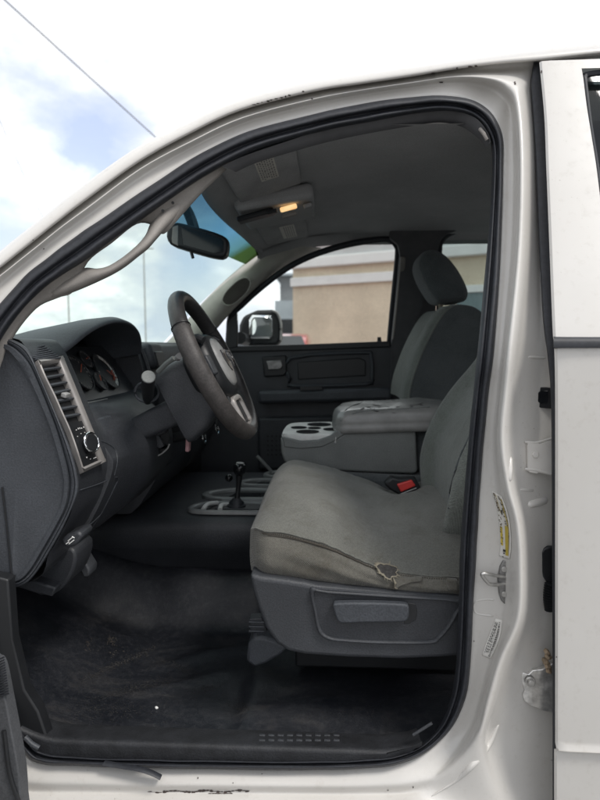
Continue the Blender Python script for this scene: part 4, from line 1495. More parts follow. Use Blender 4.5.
tube('console_ridge', [Vector((-0.36, 1.915, zt + 0.003)), Vector((-0.12, 1.915, zt + 0.003)), Vector((0.1, 1.915, zt + 0.003))], 0.007, M['edge'], fcon)
kb = P(239.5, 471, 1.84)
sb = P(236.5, 508, 1.84)
bt_ = loft('lever_boot', [[sb + Vector((r_ * cos(2 * pi * k / 24), r_ * 0.8 * sin(2 * pi * k / 24), z_)) for k in range(24)] for r_, z_ in ((0.040, -0.012), (0.038, 0.0), (0.030, 0.006), (0.031, 0.010), (0.024, 0.015), (0.025, 0.019), (0.018, 0.026), (0.013, 0.034))], M['seal'], fcon, close_v=True, cap=True, smooth=60)
sh = tube('transfer_lever', cr([sb, sb.lerp(kb, 0.4), sb.lerp(kb, 0.7) + Vector((0.001, 0, 0)), kb], 4), [0.012, 0.011, 0.010, 0.009, 0.008, 0.008, 0.008, 0.008, 0.009, 0.010, 0.011, 0.012, 0.012], M['black'], fcon, seg=14)
bm = bmesh.new()
kd = (kb - sb).normalized()
rows = [ring_at(kb + kd * d, kd, r, 20) for d, r in ((-0.014, 0.012), (-0.004, 0.019), (0.008, 0.022), (0.018, 0.021), (0.024, 0.016), (0.026, 0.008))]
grid(bm, rows, False, True, True)
kn_ = from_bm('lever_knob', bm, M['gloss'], sh, smooth=180)
bm = bmesh.new()
add_disc(bm, kb + kd * 0.0255, kd, 0.013, 0.0025, 20)
from_bm('knob_cap', bm, M['padsilver'], kn_, bevel=0.001)
bm = bmesh.new()
bmesh.ops.create_uvsphere(bm, u_segments=16, v_segments=10, radius=0.013, matrix=Matrix.Translation(P(229, 478, 1.88)))
from_bm('lever_knob', bm, M['gloss'], fcon, smooth=180)
tube('console_brace', [P(257, 456, 2.0), P(264, 463, 2.0), P(272, 472, 2.0)], 0.006, M['console'], fcon)

# ------------------------------------------------ driver's seat
seat = empty('driver_seat', (0.1, 1.46, 0.65))
seat.parent = truck
seat.location = Vector((0.1, 1.46, 0.65)) - WORLD_LOC['pickup_truck']
WORLD_LOC[seat.name] = Vector((0.1, 1.46, 0.65))
seam_px = cr([(246.5, 531, 0), (262, 531.5, 0), (280, 533, 0), (300, 537, 0), (322, 543, 0), (345, 552, 0), (370, 563.5, 0), (390, 570, 0), (410, 573.5, 0), (435, 576, 0), (470, 578, 0), (520, 582, 0)], 8)
def seam_z(x):
    # height of the side seam at world x, near face Y = 1.2
    px = 328 + x / 1.2 * 577
    best = min(seam_px, key=lambda q: abs(q.x - px))
    return P(best.x, best.y, 1.2).z
def bot_z(x):
    px = 328 + x / 1.2 * 577
    y = 577 + (px - 250) * 0.062
    return P(300, y, 1.2).z
xs = [-0.172, -0.171, -0.165, -0.155, -0.14, -0.12, -0.095, -0.065, -0.03, 0.0, 0.03, 0.06, 0.09, 0.12, 0.15, 0.18, 0.21, 0.24, 0.27, 0.30, 0.34, 0.38]
def top_z(x, y):
    # padded top surface
    zs = seam_z(max(x, -0.15))
    f = (y - 1.2) / 0.53
    base = 0.060 * (1 - math.exp(-f * 5.5)) + 0.020 * sin(pi * min(1, f))
    base += 0.028 * f * max(0, (x + 0.02)) / 0.2
    # front roll-off
    d = x + 0.172
    if d < 0.10:
        base *= 1 - (1 - max(0, d) / 0.10) ** 2.4
    if d < 0.025:
        base -= 0.014 * (1 - max(0, d) / 0.025) ** 2
    base += zs
    base -= 0.055 * math.exp(-((x - 0.205) / 0.05) ** 2 - ((y - 1.64) / 0.06) ** 2)
    # rounding at far edge
    if f > 0.9:
        base -= 0.10 * ((f - 0.9) / 0.1) ** 2
    base += 0.0005 * sin(70 * x + 12 * y) * math.exp(-f * 9) + 0.0022 * sin(38 * y - 26 * x + 2 * sin(15 * x)) * min(1, f * 5) * (f < 0.95)
    # sag and folds
    base -= 0.012 * math.exp(-((x - 0.12) / 0.1) ** 2 - ((y - 1.46) / 0.13) ** 2)
    base += 0.0016 * sin(60 * y + 22 * x) * math.exp(-((x + 0.10) / 0.06) ** 2)
    return base
trows, srows = [], []
for x in cr([(a, 0, 0) for a in xs], 3):
    x = x.x
    d = max(0.0, x + 0.172)
    inset = 0.0 if d > 0.05 else 0.055 * (1 - d / 0.05) ** 2
    row = []
    for k in range(37):
        f = (k / 36)
        y = 1.2 + inset + (0.53 - 2 * inset) * f ** 1.2
        z = top_z(x, 1.2 + 0.53 * f ** 1.2)
        row.append(Vector((x, y, z)))
    trows.append(row)
    y0 = 1.2 + inset
    zs, zb = row[0].z, bot_z(x) - 0.01
    cr_ = []
    for k in range(13):
        f = k / 12
        z = zs + (zb - zs) * f
        bulge = 0.016 * sin(pi * min(1, f * 1.05)) + sin(pi * f) * (0.0028 * sin(17 * f - 30 * x) * (0.4 + 0.6 * math.exp(-((x - 0.02) / 0.12) ** 2)) + 0.0014 * sin(55 * x + 6 * f + 2 * sin(20 * x)))
        cr_.append(Vector((x, y0 - bulge + 0.004 * (f > 0.9), z)))
    srows.append(cr_)
cush = loft('seat_cushion', trows, M['seat'], seat, smooth=180, keep='cush')
tag(cush, 'stained grey cloth cushion')
loft('cushion_side', srows, M['seatside'], seat, smooth=180, keep='cside')
# front face of the cushion
fr = [trows[0]] + [[Vector((-0.172 + 0.003 * k - 0.010 * sin(pi * k / 6), p.y, p.z + (bot_z(-0.172) - 0.01 - p.z) * k / 6)) for p in trows[0]] for k in range(1, 7)]
loft('cushion_front', fr, M['seatside'], seat, smooth=180)
# piped seam with dark stitching
sp_ = [Vector((r[0].x, r[0].y - 0.001, r[0].z + 0.0005)) for r in trows[8:]]
tube('seam_piping', sp_, 0.0020, M['seat'], seat, seg=8, smooth=180)
bm = bmesh.new()
for i in range(4, len(sp_) - 1):
    for t in (0.1, 0.6):
        a = sp_[i].lerp(sp_[i + 1], t) + Vector((0, -0.0030, -0.0042))
        b = sp_[i].lerp(sp_[i + 1], t + 0.28) + Vector((0, -0.0030, -0.0042))
        add_tube(bm, [a, b], 0.0014, 5)
o = from_bm('seam_stitch', bm, M['thread'], seat)
# open split along the seam
split = [(268, 534.0), (288, 536.2), (305, 540), (325, 546), (345, 554), (362, 562), (376, 568.5)]
pp = [hit('cside', x, y + 1.6, 0.0016) for x, y in split]
pp = [p for p in pp if p]
tube('seam_split', cr(pp, 5), [0.0005 + 0.0014 * sin(pi * k / (5 * (len(pp) - 1))) for k in range(5 * (len(pp) - 1) + 1)], M['thread'], seat, seg=6)
# torn hole with foam and frayed rim
hole = [(376.5, 566), (379.5, 563.6), (384, 564.6), (387, 564), (391.5, 565.6), (396.5, 567.2), (397.6, 570), (396, 572.5), (397, 575.5), (392, 576.4), (390, 579), (386, 577.2), (383.5, 574), (380.5, 572.6), (379, 569.5)]
hp_ = [hit('cside', x, y, 0.0) or hit('cush', x, y, 0.0) for x, y in hole]
hp_ = [p - ray(x, y).normalized() * 0.007 for p, (x, y) in zip(hp_, hole)]
bm = bmesh.new()
bm.faces.new([bm.verts.new(p) for p in hp_])
th_ = from_bm('torn_hole', bm, simple('hole_dark_fill', (0.045, 0.042, 0.040), 0.95, var=0.5, nscale=160), seat, smooth=0)  # flat face, the hole's dark inside put into its colour
bm = bmesh.new()
hc_ = sum(hp_, Vector()) / len(hp_)
dense_h = cr(hp_, 5, True)
nh = len(dense_h)
wob = [random.uniform(0.6, 1.5) for _ in range(nh)]
ra, rb_, rc_ = [], [], []
for i, p in enumerate(dense_h):
    d = (p - hc_).normalized()
    left = max(0.0, -d.x) + 0.6 * max(0.0, -d.z)
    wv = (0.0006 + 0.0048 * left ** 2) * wob[i]
    ra.append(p - d * 0.0012 * wob[i] + Vector((0, -0.0006, 0)))
    rb_.append(p + d * wv * 0.5 + Vector((0, -0.0012 - 0.0012 * wob[(i * 3) % nh], 0)))
    rc_.append(p + d * wv + Vector((0, 0.003, 0)))
grid(bm, [ra, rb_, rc_], False, True)
for k in range(22):
    i = random.randrange(nh)
    a = dense_h[i]
    d = (a - hc_).normalized()
    add_tube(bm, [a, a + d * random.uniform(0.003, 0.009) + Vector((random.uniform(-0.003, 0.003), -0.002, random.uniform(-0.003, 0.003)))], [0.0009, 0.0003], 4)
from_bm('frayed_rim', bm, M['foam'], th_)
flap = [(392, 578), (397, 577), (402, 579), (412, 578), (422, 577.5), (421, 582), (410, 583), (400, 584), (397, 588), (394, 586), (395, 582)]
fp = [(hit('cside', x, y, 0.006) or S(x, y, 0.11)) for x, y in flap]
prism('torn_flap', fp, (0, 0.003, 0), M['seatside'], seat, bevel=0.0008)
bm = bmesh.new()
add_tube(bm, [fp[0] + Vector((0, -0.001, 0)), fp[10] + Vector((0, -0.002, 0)), fp[9] + Vector((0, -0.001, 0)), fp[8] + Vector((0, -0.001, 0))], [0.0008, 0.0028, 0.002, 0.0008], 6)
from_bm('frayed_rim', bm, M['foam'], th_)
# small end tab of the cover
pxprism('cover_tab', [(447, 579), (458, 580), (459, 592), (448, 591)], 1.178, 0.012, M['seatside'], seat, 0.004)

# backrest
def back_x(z):
    dz = max(0.0, z - 1.10)
    if dz < 0.3:
        return 0.285 + 1.55 * dz * dz + 0.03 * dz
    return 0.285 + 0.1485 + 0.45 * (dz - 0.3)
rows = []
zs_ = [0.93, 0.98, 1.02, 1.06, 1.10, 1.15, 1.20, 1.26, 1.32, 1.38, 1.44, 1.50, 1.56, 1.60, 1.62]
for z in cr([(0, 0, a) for a in zs_], 2):
    z = z.z
    top = max(0, (z - 1.54) / 0.08)
    hw = 0.26 - 0.07 * top ** 2
    low = min(1.2, max(0, (1.12 - z) / 0.1))
    hw -= 0.09 * low
    cyy = 1.455
    x0 = back_x(z) + 0.03 * top
    row = []
    for k in range(33):
        f = k / 32 * 2 - 1
        y = cyy + hw * f
        bol = 0.032 * math.exp(-((abs(f) - 0.80) / 0.16) ** 2)       # side bolsters
        edge_ = 0.10 * max(0, abs(f) - 0.84) / 0.16 * max(0, abs(f) - 0.84) / 0.16
        row.append(Vector((x0 + 0.012 - bol + edge_, y, z)))
    # wrap to the rear
    rr = [Vector((x0 + 0.16, cyy + hw, z)), Vector((x0 + 0.19, cyy, z)), Vector((x0 + 0.16, cyy - hw, z))]
    rows.append(row + rr)
bk = loft('backrest', rows, M['seatback'], seat, close_v=True, cap=True, smooth=180, keep='back')
bm = bmesh.new()
q = [hit('back', x, y, 0.001) for x, y in ((476, 421), (468, 440), (460, 458), (454, 476), (450, 492), (449, 508))]
q = [p for p in q if p]
if len(q) > 2:
    add_tube(bm, cr(q, 5), 0.0022, 6)
    from_bm('seam_piping', bm, M['seatdark'], bk)
bm = bmesh.new()
hr = [loopY([(0, 0)] * 3, 1)] if False else None
rows = []
for z, sx, sy in ((1.66, 0.03, 0.09), (1.68, 0.05, 0.12), (1.75, 0.055, 0.13), (1.82, 0.05, 0.12), (1.85, 0.03, 0.09)):
    xc = back_x(z) + 0.06
    rows.append([Vector((xc + sx * cos(2 * pi * k / 24), 1.455 + sy * sin(2 * pi * k / 24), z)) for k in range(24)])
hd_ = loft('headrest', rows, M['seatback'], seat, close_v=True, cap=True, smooth=180)
for s in (-0.05, 0.05):
    tube('headrest_post', [(back_x(1.6) + 0.07, 1.455 + s, 1.58), (back_x(1.66) + 0.065, 1.455 + s, 1.68)], 0.006, M['chrome'], hd_)

# plastic side shield, recess and recliner lever
vs_out = [(249.5, 574), (262, 577), (282, 579.5), (305, 583), (318, 586), (360, 590), (410, 594.5), (459, 598), (470, 600), (470, 656), (440, 658.5), (400, 660), (350, 658.5), (305, 655.5), (288, 652), (276, 644), (265, 628), (257, 606), (252, 590)]
sh_pts = [P(a, b, 1.172) for a, b in vs_out]
shield = prism('seat_shield', sh_pts, (0, 0.06, 0), M['plastic'], seat, bevel=0.010, seg=4)
rec = [(314, 592), (330, 593.5), (400, 598), (457, 602), (455, 612), (447, 626), (437, 637), (428, 641), (380, 641), (345, 639), (330, 637), (321, 630), (317, 612)]
rp = [P(a, b, 1.1712) for a, b in rec]
# raised rim round a sunk panel
bm = bmesh.new()
inn = cr([P(a, b, 1.1685) for a, b in rec], 3, True)
cen = sum(inn, Vector()) / len(inn)
def scl(l, s, y):
    return [Vector((cen.x + (p.x - cen.x) * s, y, cen.z + (p.z - cen.z) * (1 - (1 - s) * 2.2))) for p in l]
grid(bm, [scl(inn, 1.06, 1.1725), scl(inn, 1.045, 1.1645), scl(inn, 1.02, 1.1635), scl(inn, 1.0, 1.1655), scl(inn, 0.985, 1.1715)], False, True)
rim = from_bm('shield_rim', bm, M['plastic'], shield, smooth=180)
prism('shield_panel', [Vector((p.x, 1.1705, p.z)) for p in scl(inn, 0.99, 1.17)], (0, -0.0012, 0), M['plastic2'], shield, smooth=0)
lev = [(333, 606), (337, 603.5), (360, 603), (385, 603.5), (405, 604.5), (409, 607), (409, 616), (406, 621.5), (395, 622.5), (360, 623), (341, 623.5), (336, 618)]
hdl = pxprism('recline_lever', lev, 1.150, 0.018, M['capgrey'], shield, 0.007, curve=2, seg=4)
pxprism('lever_slot', [(409, 603), (416, 604), (417.5, 612), (416, 620), (409, 624), (404, 624), (404, 603)], 1.1685, 0.004, M['black'], shield, 0.001)
# dark line under the cushion
tube('shield_edge', [P(316, 588.5, 1.170), P(360, 592, 1.170), P(410, 596.5, 1.170), P(456, 600, 1.170)], 0.003, M['plastic2'], shield, seg=8)
# seat frame, riser and floor bracket
box('seat_pan', (0.10, 1.47, 0.90), (0.50, 0.46, 0.10), M['black'], seat, bevel=0.02)
for y in (1.42, 1.66):
    box('seat_rail', (0.13, y, 0.66), (0.42, 0.05, 0.05), M['black'], seat, bevel=0.006)
    box('seat_riser', (0.15, y, 0.76), (0.28, 0.03, 0.18), M['black'], seat, bevel=0.01)
pxprism('rail_cover', [(246, 662), (248, 645), (253, 638), (262, 637), (275, 640), (288, 648), (280, 656), (266, 664), (255, 668)], 1.30, 0.07, M['capgrey'], seat, 0.008)
br_ = pxprism('rail_bracket', [(249, 619), (262, 618), (268, 634), (250, 633)], 1.33, 0.03, M['plastic'], seat, 0.003)
bm = bmesh.new()
for k in range(3):
    add_tube(bm, [P(249, 622 + k * 4.5, 1.328), P(264, 622.5 + k * 4.5, 1.328)], 0.0028, 6)
from_bm('bracket_bolt', bm, M['capgrey'], br_)

# buckle
bkl = prism('belt_buckle', [P(a, b, 1.60) for a, b in ((384, 484), (392, 477), (399, 479), (416, 478), (421, 488), (424, 500), (416, 503), (402, 497), (390, 490))], (0, 0.035, 0), M['black'], seat, bevel=0.006)
bt = prism('buckle_button', [P(a, b, 1.592) for a, b in ((397, 484.5), (412, 480), (416, 486), (401, 492.5))], (0, 0.02, 0), M['red'], bkl, bevel=0.003)
tag(bt, 'red release button')
tube('buckle_edge', [P(401, 494, 1.591), P(416.5, 488, 1.591)], 0.0018, M['padsilver'], bkl, seg=6)
tube('belt_webbing', cr([P(420, 496, 1.62), P(430, 503, 1.62), P(442, 508, 1.60)], 4), 0.012, M['seatdark'], bkl, r2=0.004)

# ------------------------------------------------ folding centre console
con = pxprism('centre_armrest', [(280.5, 437), (281, 452), (284, 462), (292, 467), (330, 470.5), (380, 473), (414, 474), (418, 471), (417, 455), (416, 428), (380, 430), (345, 433), (336, 438), (326, 443.5), (300, 446), (287, 444)], 1.765, 0.30, M['console'], truck, 0.012, seg=4)
tag(con, 'grey folding centre armrest with cup holders')
def tray_out(s, z):
    pts = [(-0.145, 1.80), (-0.135, 1.80), (-0.11, 1.786), (0.0, 1.782), (0.03, 1.782), (0.03, 2.075), (-0.06, 2.085), (-0.11, 2.07), (-0.138, 2.03), (-0.147, 1.92)]
    cx_, cy_ = -0.03, 1.92
    return cr([Vector((cx_ + (x - cx_) * s, cy_ + (y - cy_) * s, z)) for x, y in pts], 3, True)
ztop = 1.172
tray = loft('cup_tray', [tray_out(1.0, 1.15), tray_out(1.005, ztop - 0.006), tray_out(0.985, ztop), tray_out(0.96, ztop)], M['tray'], con, close_v=True, cap=True, smooth=50)
for x, y, r in ((-0.065, 1.842, 0.037), (-0.03, 2.015, 0.042), (0.015, 1.90, 0.030), (-0.098, 1.935, 0.027), (-0.045, 1.925, 0.022)):
    bm = bmesh.new()
    add_disc(bm, (x, y, ztop + 0.001), (0, 0, 1), r, 0.0016, 32)
    from_bm('cup_well', bm, M['gloss'], tray)
prism('console_lip', [P(a, b, 1.762) for a, b in ((283, 437), (284, 447), (300, 449), (322, 447), (335, 441), (346, 433), (337, 431), (330, 436), (318, 440.5), (300, 441.5))], (0, 0.02, 0), M['console'], con, bevel=0.003)
def pad_out(s, z, ny=0.0):
    pts = [(0.02, 1.80), (0.032, 1.768), (0.06, 1.752), (0.20, 1.752), (0.40, 1.756), (0.42, 1.90), (0.40, 2.07), (0.20, 2.075), (0.07, 2.07), (0.03, 2.04), (0.014, 1.92)]
    cx_, cy_ = 0.215, 1.91
    return cr([Vector((cx_ + (x - cx_) * s, cy_ + (y - cy_) * s * 0.995, z + 0.04 * (x - 0.02))) for x, y in pts], 4, True)
prow = [pad_out(0.95, 1.178), pad_out(0.985, 1.180), pad_out(1.0, 1.188), pad_out(1.0, 1.198), pad_out(0.985, 1.204), pad_out(0.992, 1.210), pad_out(0.985, 1.224), pad_out(0.955, 1.238), pad_out(0.90, 1.247), pad_out(0.78, 1.252), pad_out(0.5, 1.254), pad_out(0.2, 1.254)]
for i, r in enumerate(prow):
    if i >= 6:
        for p in r:
            p.z += 0.0035 * sin(37 * p.x + 11 * p.y) * sin(23 * p.y)
armpad = loft('armrest_pad', prow, M['vinyl'], con, close_v=True, cap=True, smooth=180, keep='pad')
tag(armpad, 'cracked grey vinyl armrest pad')
bm = bmesh.new()
for k in range(30):
    x, y = random.uniform(352, 425), 0
    y = 409 - (x - 352) * 0.06 + random.gauss(0, 2.2)
    vs = []
    for m in range(7):
        h_ = hit('pad', x + random.uniform(0.6, 3.2) * cos(m * 0.9), y + random.uniform(0.12, 0.5) * sin(m * 0.9), 0.0012)
        if h_:
            vs.append(bm.verts.new(h_))
    if len(vs) > 2:
        bm.faces.new(vs)
o = from_bm('vinyl_crack', bm, M['ink'], armpad, smooth=0)
o['kind'] = 'stuff'
for pth in ([(341, 421), (346, 410), (358, 404), (375, 401)], [(352, 414), (365, 411), (400, 409), (430, 407)]):
    q = [hit('pad', x, y, 0.0004) for x, y in pth]
    if all(q):
        tube('pad_seam', cr(q, 5), 0.0018, M['console'], armpad, seg=6)
# seat back of the middle seat beneath the pad
pxprism('hinge_gap', [(416, 430), (440, 424), (446, 450), (432, 474), (417, 474)], 1.80, 0.22, M['seatdark'], con, 0.02)
ms = prism('middle_cushion', [P(a, b, 1.752) for a, b in ((286, 470), (330, 472.5), (420, 477), (470, 482), (470, 540), (286, 520))], (0, 0.30, 0), M['seatdark'], truck, bevel=0.02, seg=3)

# ------------------------------------------------ passenger seat
pseat = empty('passenger_seat', (0.1, 2.35, 0.65))
pseat.parent = truck
pseat.location = Vector((0.1, 2.35, 0.65)) - WORLD_LOC['pickup_truck']
WORLD_LOC[pseat.name] = Vector((0.1, 2.35, 0.65))
side = [(405, 402), (407, 385), (413, 366), (421, 346), (430, 328), (438, 315), (446, 307), (455, 304), (468, 305), (478, 311), (486, 322), (492, 345), (496, 400)]
sd = cr([P(a, b, 2.12) for a, b in side], 3)
rows = []
for y, ins in ((2.12, 0.022), (2.125, 0.008), (2.145, -0.004), (2.19, -0.012), (2.24, 0.004), (2.34, 0.016), (2.44, 0.004), (2.50, -0.012), (2.55, 0.0), (2.57, 0.02)):
    cxx = sum(p.x for p in sd) / len(sd)
    czz = sum(p.z for p in sd) / len(sd)
    rows.append([Vector((p.x + ins * (1 if p.x < cxx else -1), y, p.z - max(0, ins) * 0.8)) for p in sd])
loft('backrest', [list(r) for r in rows], M['seatback'], pseat, close_v=True, cap=True, smooth=50)
# darker side panel
prism('side_panel', [Vector((p.x + 0.012, 2.116, p.z - 0.004)) for p in sd], (0, 0.006, 0), M['seatdark'], pseat, bevel=0.003)
sq = [(sd[k] + Vector((0.012, -0.004, -0.004))) for k in range(0, 20)]
tube('seam_piping', sq, 0.004, M['seatback'], pseat, seg=6)
hs = [(417.5, 264), (421, 254.5), (427, 250), (435, 249.5), (445, 255), (455, 266), (464, 281), (468.5, 294), (465, 301), (452, 303), (438, 302.5), (430, 293), (422, 279)]
hs3 = cr([P(a, b, 2.25) for a, b in hs], 3, True)
cen = sum(hs3, Vector()) / len(hs3)
rows = []
for y, s in ((2.215, 0.55), (2.222, 0.80), (2.24, 0.95), (2.27, 1.0), (2.38, 1.0), (2.42, 0.95), (2.44, 0.8), (2.446, 0.55)):
    rows.append([Vector((cen.x + (p.x - cen.x) * s, y, cen.z + (p.z - cen.z) * s)) for p in hs3])
phr = loft('headrest', rows, M['seatdark'], pseat, close_v=True, cap=True, smooth=180)
for x0, x1, y, mt in ((440, 441, 2.30, M['foam']), (452, 453, 2.42, M['chrome'])):
    tube('headrest_post', [P(x0, 299, y), P(x1, 312, y)], 0.009, mt, phr, seg=12)
box('seat_cushion', (0.1, 2.34, 1.0), (0.5, 0.46, 0.14), M['seat'], pseat, bevel=0.05, seg=4)
box('seat_base', (0.12, 2.34, 0.79), (0.42, 0.42, 0.28), M['black'], pseat, bevel=0.02)

# ------------------------------------------------ far side: pillar trim, doors
FU = [(150, 358), (172, 337), (189, 318), (204, 301), (222, 283), (240, 267), (256, 253), (272, 240)]
FL = [(180, 372), (200, 350), (216, 330), (231, 313), (254, 292), (276, 273.5), (294, 262), (322, 248)]
rows = []
for (a, b) in zip(cr([(x, y, 0) for x, y in FU], 5), cr([(x, y, 0) for x, y in FL], 5)):
    def mixp(t):
        return a.x + (b.x - a.x) * t, a.y + (b.y - a.y) * t
    rows.append([P(*mixp(0), 2.60), P(*mixp(0.08), 2.565), P(*mixp(0.3), 2.55), P(*mixp(0.7), 2.56), P(*mixp(0.92), 2.60), P(*mixp(1), 2.66)])
fap = loft('pillar_trim', rows, M['trimfar'], truck, smooth=180, keep='fap')
tag(fap, 'pale trim on the far windscreen pillar')
ov = []
for k in range(28):
    a = 2 * pi * k / 28
    u, v = 17.5 * math.copysign(abs(cos(a)) ** 0.8, cos(a)), 7.6 * math.copysign(abs(sin(a)) ** 0.8, sin(a))
    ang = radians(-44)
    x, y = 236.5 + u * cos(ang) - v * sin(ang), 291.5 + u * sin(ang) + v * cos(ang)
    ov.append((x, y))
op = [(hit('fap', x, y) or P(x, y, 2.55)) - ray(x, y).normalized() * 0.016 for x, y in ov]
oz = prism('handle_recess', op, (0.0, -0.002, 0.0), simple('dark_taupe_cloth', (0.105, 0.095, 0.085), 0.9), fap, smooth=0)
tube('recess_edge', op + [op[0]], 0.004, M['trimfar'], oz, seg=6)
# front passenger door
zb = P(300, 345, 2.70).z
door_out = [(-0.62, 1.442), (-0.40, 1.446), (0.0, 1.45), (0.315, 1.456), (0.315, 0.70), (-0.62, 0.70)]
fdoor = prism('passenger_door', [Vector((x, 2.68, z)) for x, z in door_out], (0, 0.14, 0), M['plastic'], truck, bevel=0.012, seg=3)
# inner details
def ledge(name, pts, Y, d, mat, parent=fdoor, bevel=0.006):
    return prism(name, [P(a, b, Y) for a, b in pts], (0, d, 0), mat, parent, bevel)
ledge('door_pull', [(262, 357), (286, 355), (287, 372), (284, 376), (264, 377)], 2.662, 0.03, M['black'])
rr_ = [(290, 358), (362, 352.5), (371, 356), (372, 378), (366, 384), (294, 386), (290, 380)]
bm = bmesh.new()
q = cr([P(a, b, 2.672) for a, b in rr_], 3, True)
add_tube(bm, q + [q[0]], 0.009, 8, False)
from_bm('door_inset', bm, M['capgrey'], fdoor, smooth=180)
ledge('door_inset', [(297, 362), (360, 357.5), (366, 361), (366, 376), (298, 380)], 2.676, 0.01, M['black'])
ledge('door_armrest', [(258, 391), (330, 389.5), (392, 388), (392, 400), (330, 402), (258, 404)], 2.60, 0.09, M['capgrey'], bevel=0.015)
ledge('map_pocket', [(258, 418), (300, 417), (392, 414), (392, 470), (258, 470)], 2.64, 0.05, M['plastic'], bevel=0.012)
ledge('belt_strip', [(226, 346.5), (300, 344.5), (390, 341), (390, 347), (300, 350.5), (226, 352)], 2.665, 0.03, M['black'], bevel=0.004)
ledge('door_handle', [(266, 361), (281, 360), (283, 366), (280, 369.5), (268, 370)], 2.650, 0.015, M['dsteel'], bevel=0.004)
ledge('window_switch', [(300, 387), (322, 386), (323, 390), (300, 391)], 2.598, 0.02, M['black'], bevel=0.002)
bm = bmesh.new()
for kx in range(7):
    for kz in range(5):
        add_disc(bm, P(268 + kx * 4.2, 436 + kz * 4.6, 2.6385), (0, -1, 0), 0.0055, 0.002, 8)
from_bm('speaker_grille', bm, M['black'], fdoor)
# window frame
wf = [(228, 348), (229, 330), (231, 316), (243, 304), (256, 292), (277, 275), (296, 263), (320, 252.5), (350, 244), (380, 239.5), (391, 240.5), (397, 246), (398, 254), (395.5, 280), (392, 315), (389.5, 344)]
bm = bmesh.new()
path = cr([P(a, b, 2.72 - 0.38 * max(0, P(a, b, 2.7).z - 1.45)) for a, b in wf], 4)
add_tube(bm, path, 0.014, 8, True)
from_bm('window_frame', bm, M['seal'], fdoor, smooth=180)
gp = [P(a, b, 2.735 - 0.38 * max(0, P(a, b, 2.7).z - 1.45)) for a, b in wf]
bm = bmesh.new()
gv = [bm.verts.new(p) for p in gp]
c0 = bm.verts.new(sum(gp, Vector()) / len(gp))
for i in range(len(gv) - 1):
    bm.faces.new((c0, gv[i], gv[i + 1]))
bm.faces.new((c0, gv[-1], gv[0]))
from_bm('window_glass', bm, M['glass'], fdoor, smooth=0, solid=0.003)
ledge('mirror_sail', [(226, 349), (228, 330), (230, 316), (236.5, 311), (237.5, 330), (237, 347)], 2.66, 0.03, M['black'], bevel=0.003)
ledge('lock_pin', [(377.5, 337), (381, 337), (382, 344), (377, 344)], 2.68, 0.01, M['black'], bevel=0.001)

# centre pillar and rear passenger door
def far_prism(name, pts, Y, d, mat, parent, bevel=0.006):
    return prism(name, [P(a, b, Y - 0.38 * max(0, P(a, b, Y).z - 1.45)) for a, b in pts], (0, d, 0), mat, parent, bevel)
cp = far_prism('pillar_trim', [(391, 350), (394, 318), (397.5, 282), (400, 254), (398, 244), (390, 238), (390, 225), (460, 222), (458, 230), (448, 233), (441, 240), (438, 252), (436, 300), (436, 420), (390, 420)], 2.67, 0.06, simple('dark_pillar_trim', (0.075, 0.075, 0.08), 0.7), truck)
tag(cp, 'dark trim on the far centre pillar')
far_prism('pillar_edge', [(392, 340), (395.5, 308), (399, 275), (400.5, 256), (406, 257), (404, 290), (401, 320), (398, 340)], 2.655, 0.02, M['trim'], cp)
far_prism('seat_belt', [(412, 286), (421, 283), (425, 300), (424, 345), (412, 345)], 2.645, 0.012, M['black'], cp, 0.002)
box('belt_anchor', P(414, 285, 2.56), (0.04, 0.02, 0.06), M['black'], cp, bevel=0.008)
rpd = prism('rear_passenger_door', [Vector((x, 2.68, z)) for x, z in ((0.50, 1.45), (1.35, 1.46), (1.35, 0.7), (0.50, 0.7))], (0, 0.14, 0), M['plastic2'], truck, bevel=0.01)
rw = [(438.5, 352), (438, 300), (438.5, 252), (441.5, 241), (449, 234.5), (459, 232), (490, 230.5), (540, 229), (600, 229), (600, 350)]
rp_ = [P(a, b, 2.735 - 0.38 * max(0, P(a, b, 2.7).z - 1.45)) for a, b in rw]
bm = bmesh.new()
bm.faces.new([bm.verts.new(p) for p in rp_])
from_bm('window_glass', bm, M['tint'], rpd, smooth=0, solid=0.003)
tube('window_frame', cr([p + Vector((0, -0.02, 0)) for p in rp_[:-1]], 4), 0.012, M['seal'], rpd, seg=8)
# upper rail above the far windows
rows = []
for x in (-0.30, -0.12, 0.05, 0.3, 0.6, 1.0, 1.4):
    z0 = headz(x, 2.56)
    rows.append([Vector((x, 2.50, z0 + 0.02)), Vector((x, 2.535, z0 + 0.012)), Vector((x, 2.552, z0 - 0.002)), Vector((x, 2.566, z0 - 0.010)), Vector((x, 2.60, z0 - 0.004)), Vector((x, 2.64, z0 + 0.01))])
loft('rail_trim', rows, M['headliner'], hl, smooth=180)

# rear of the cab
loft('cab_back', [[Vector((1.40, y, z)) for y in (1.10, 1.9, 2.7)] for z in (0.6, 1.0, 1.4, 1.92)], M['headliner'], truck)

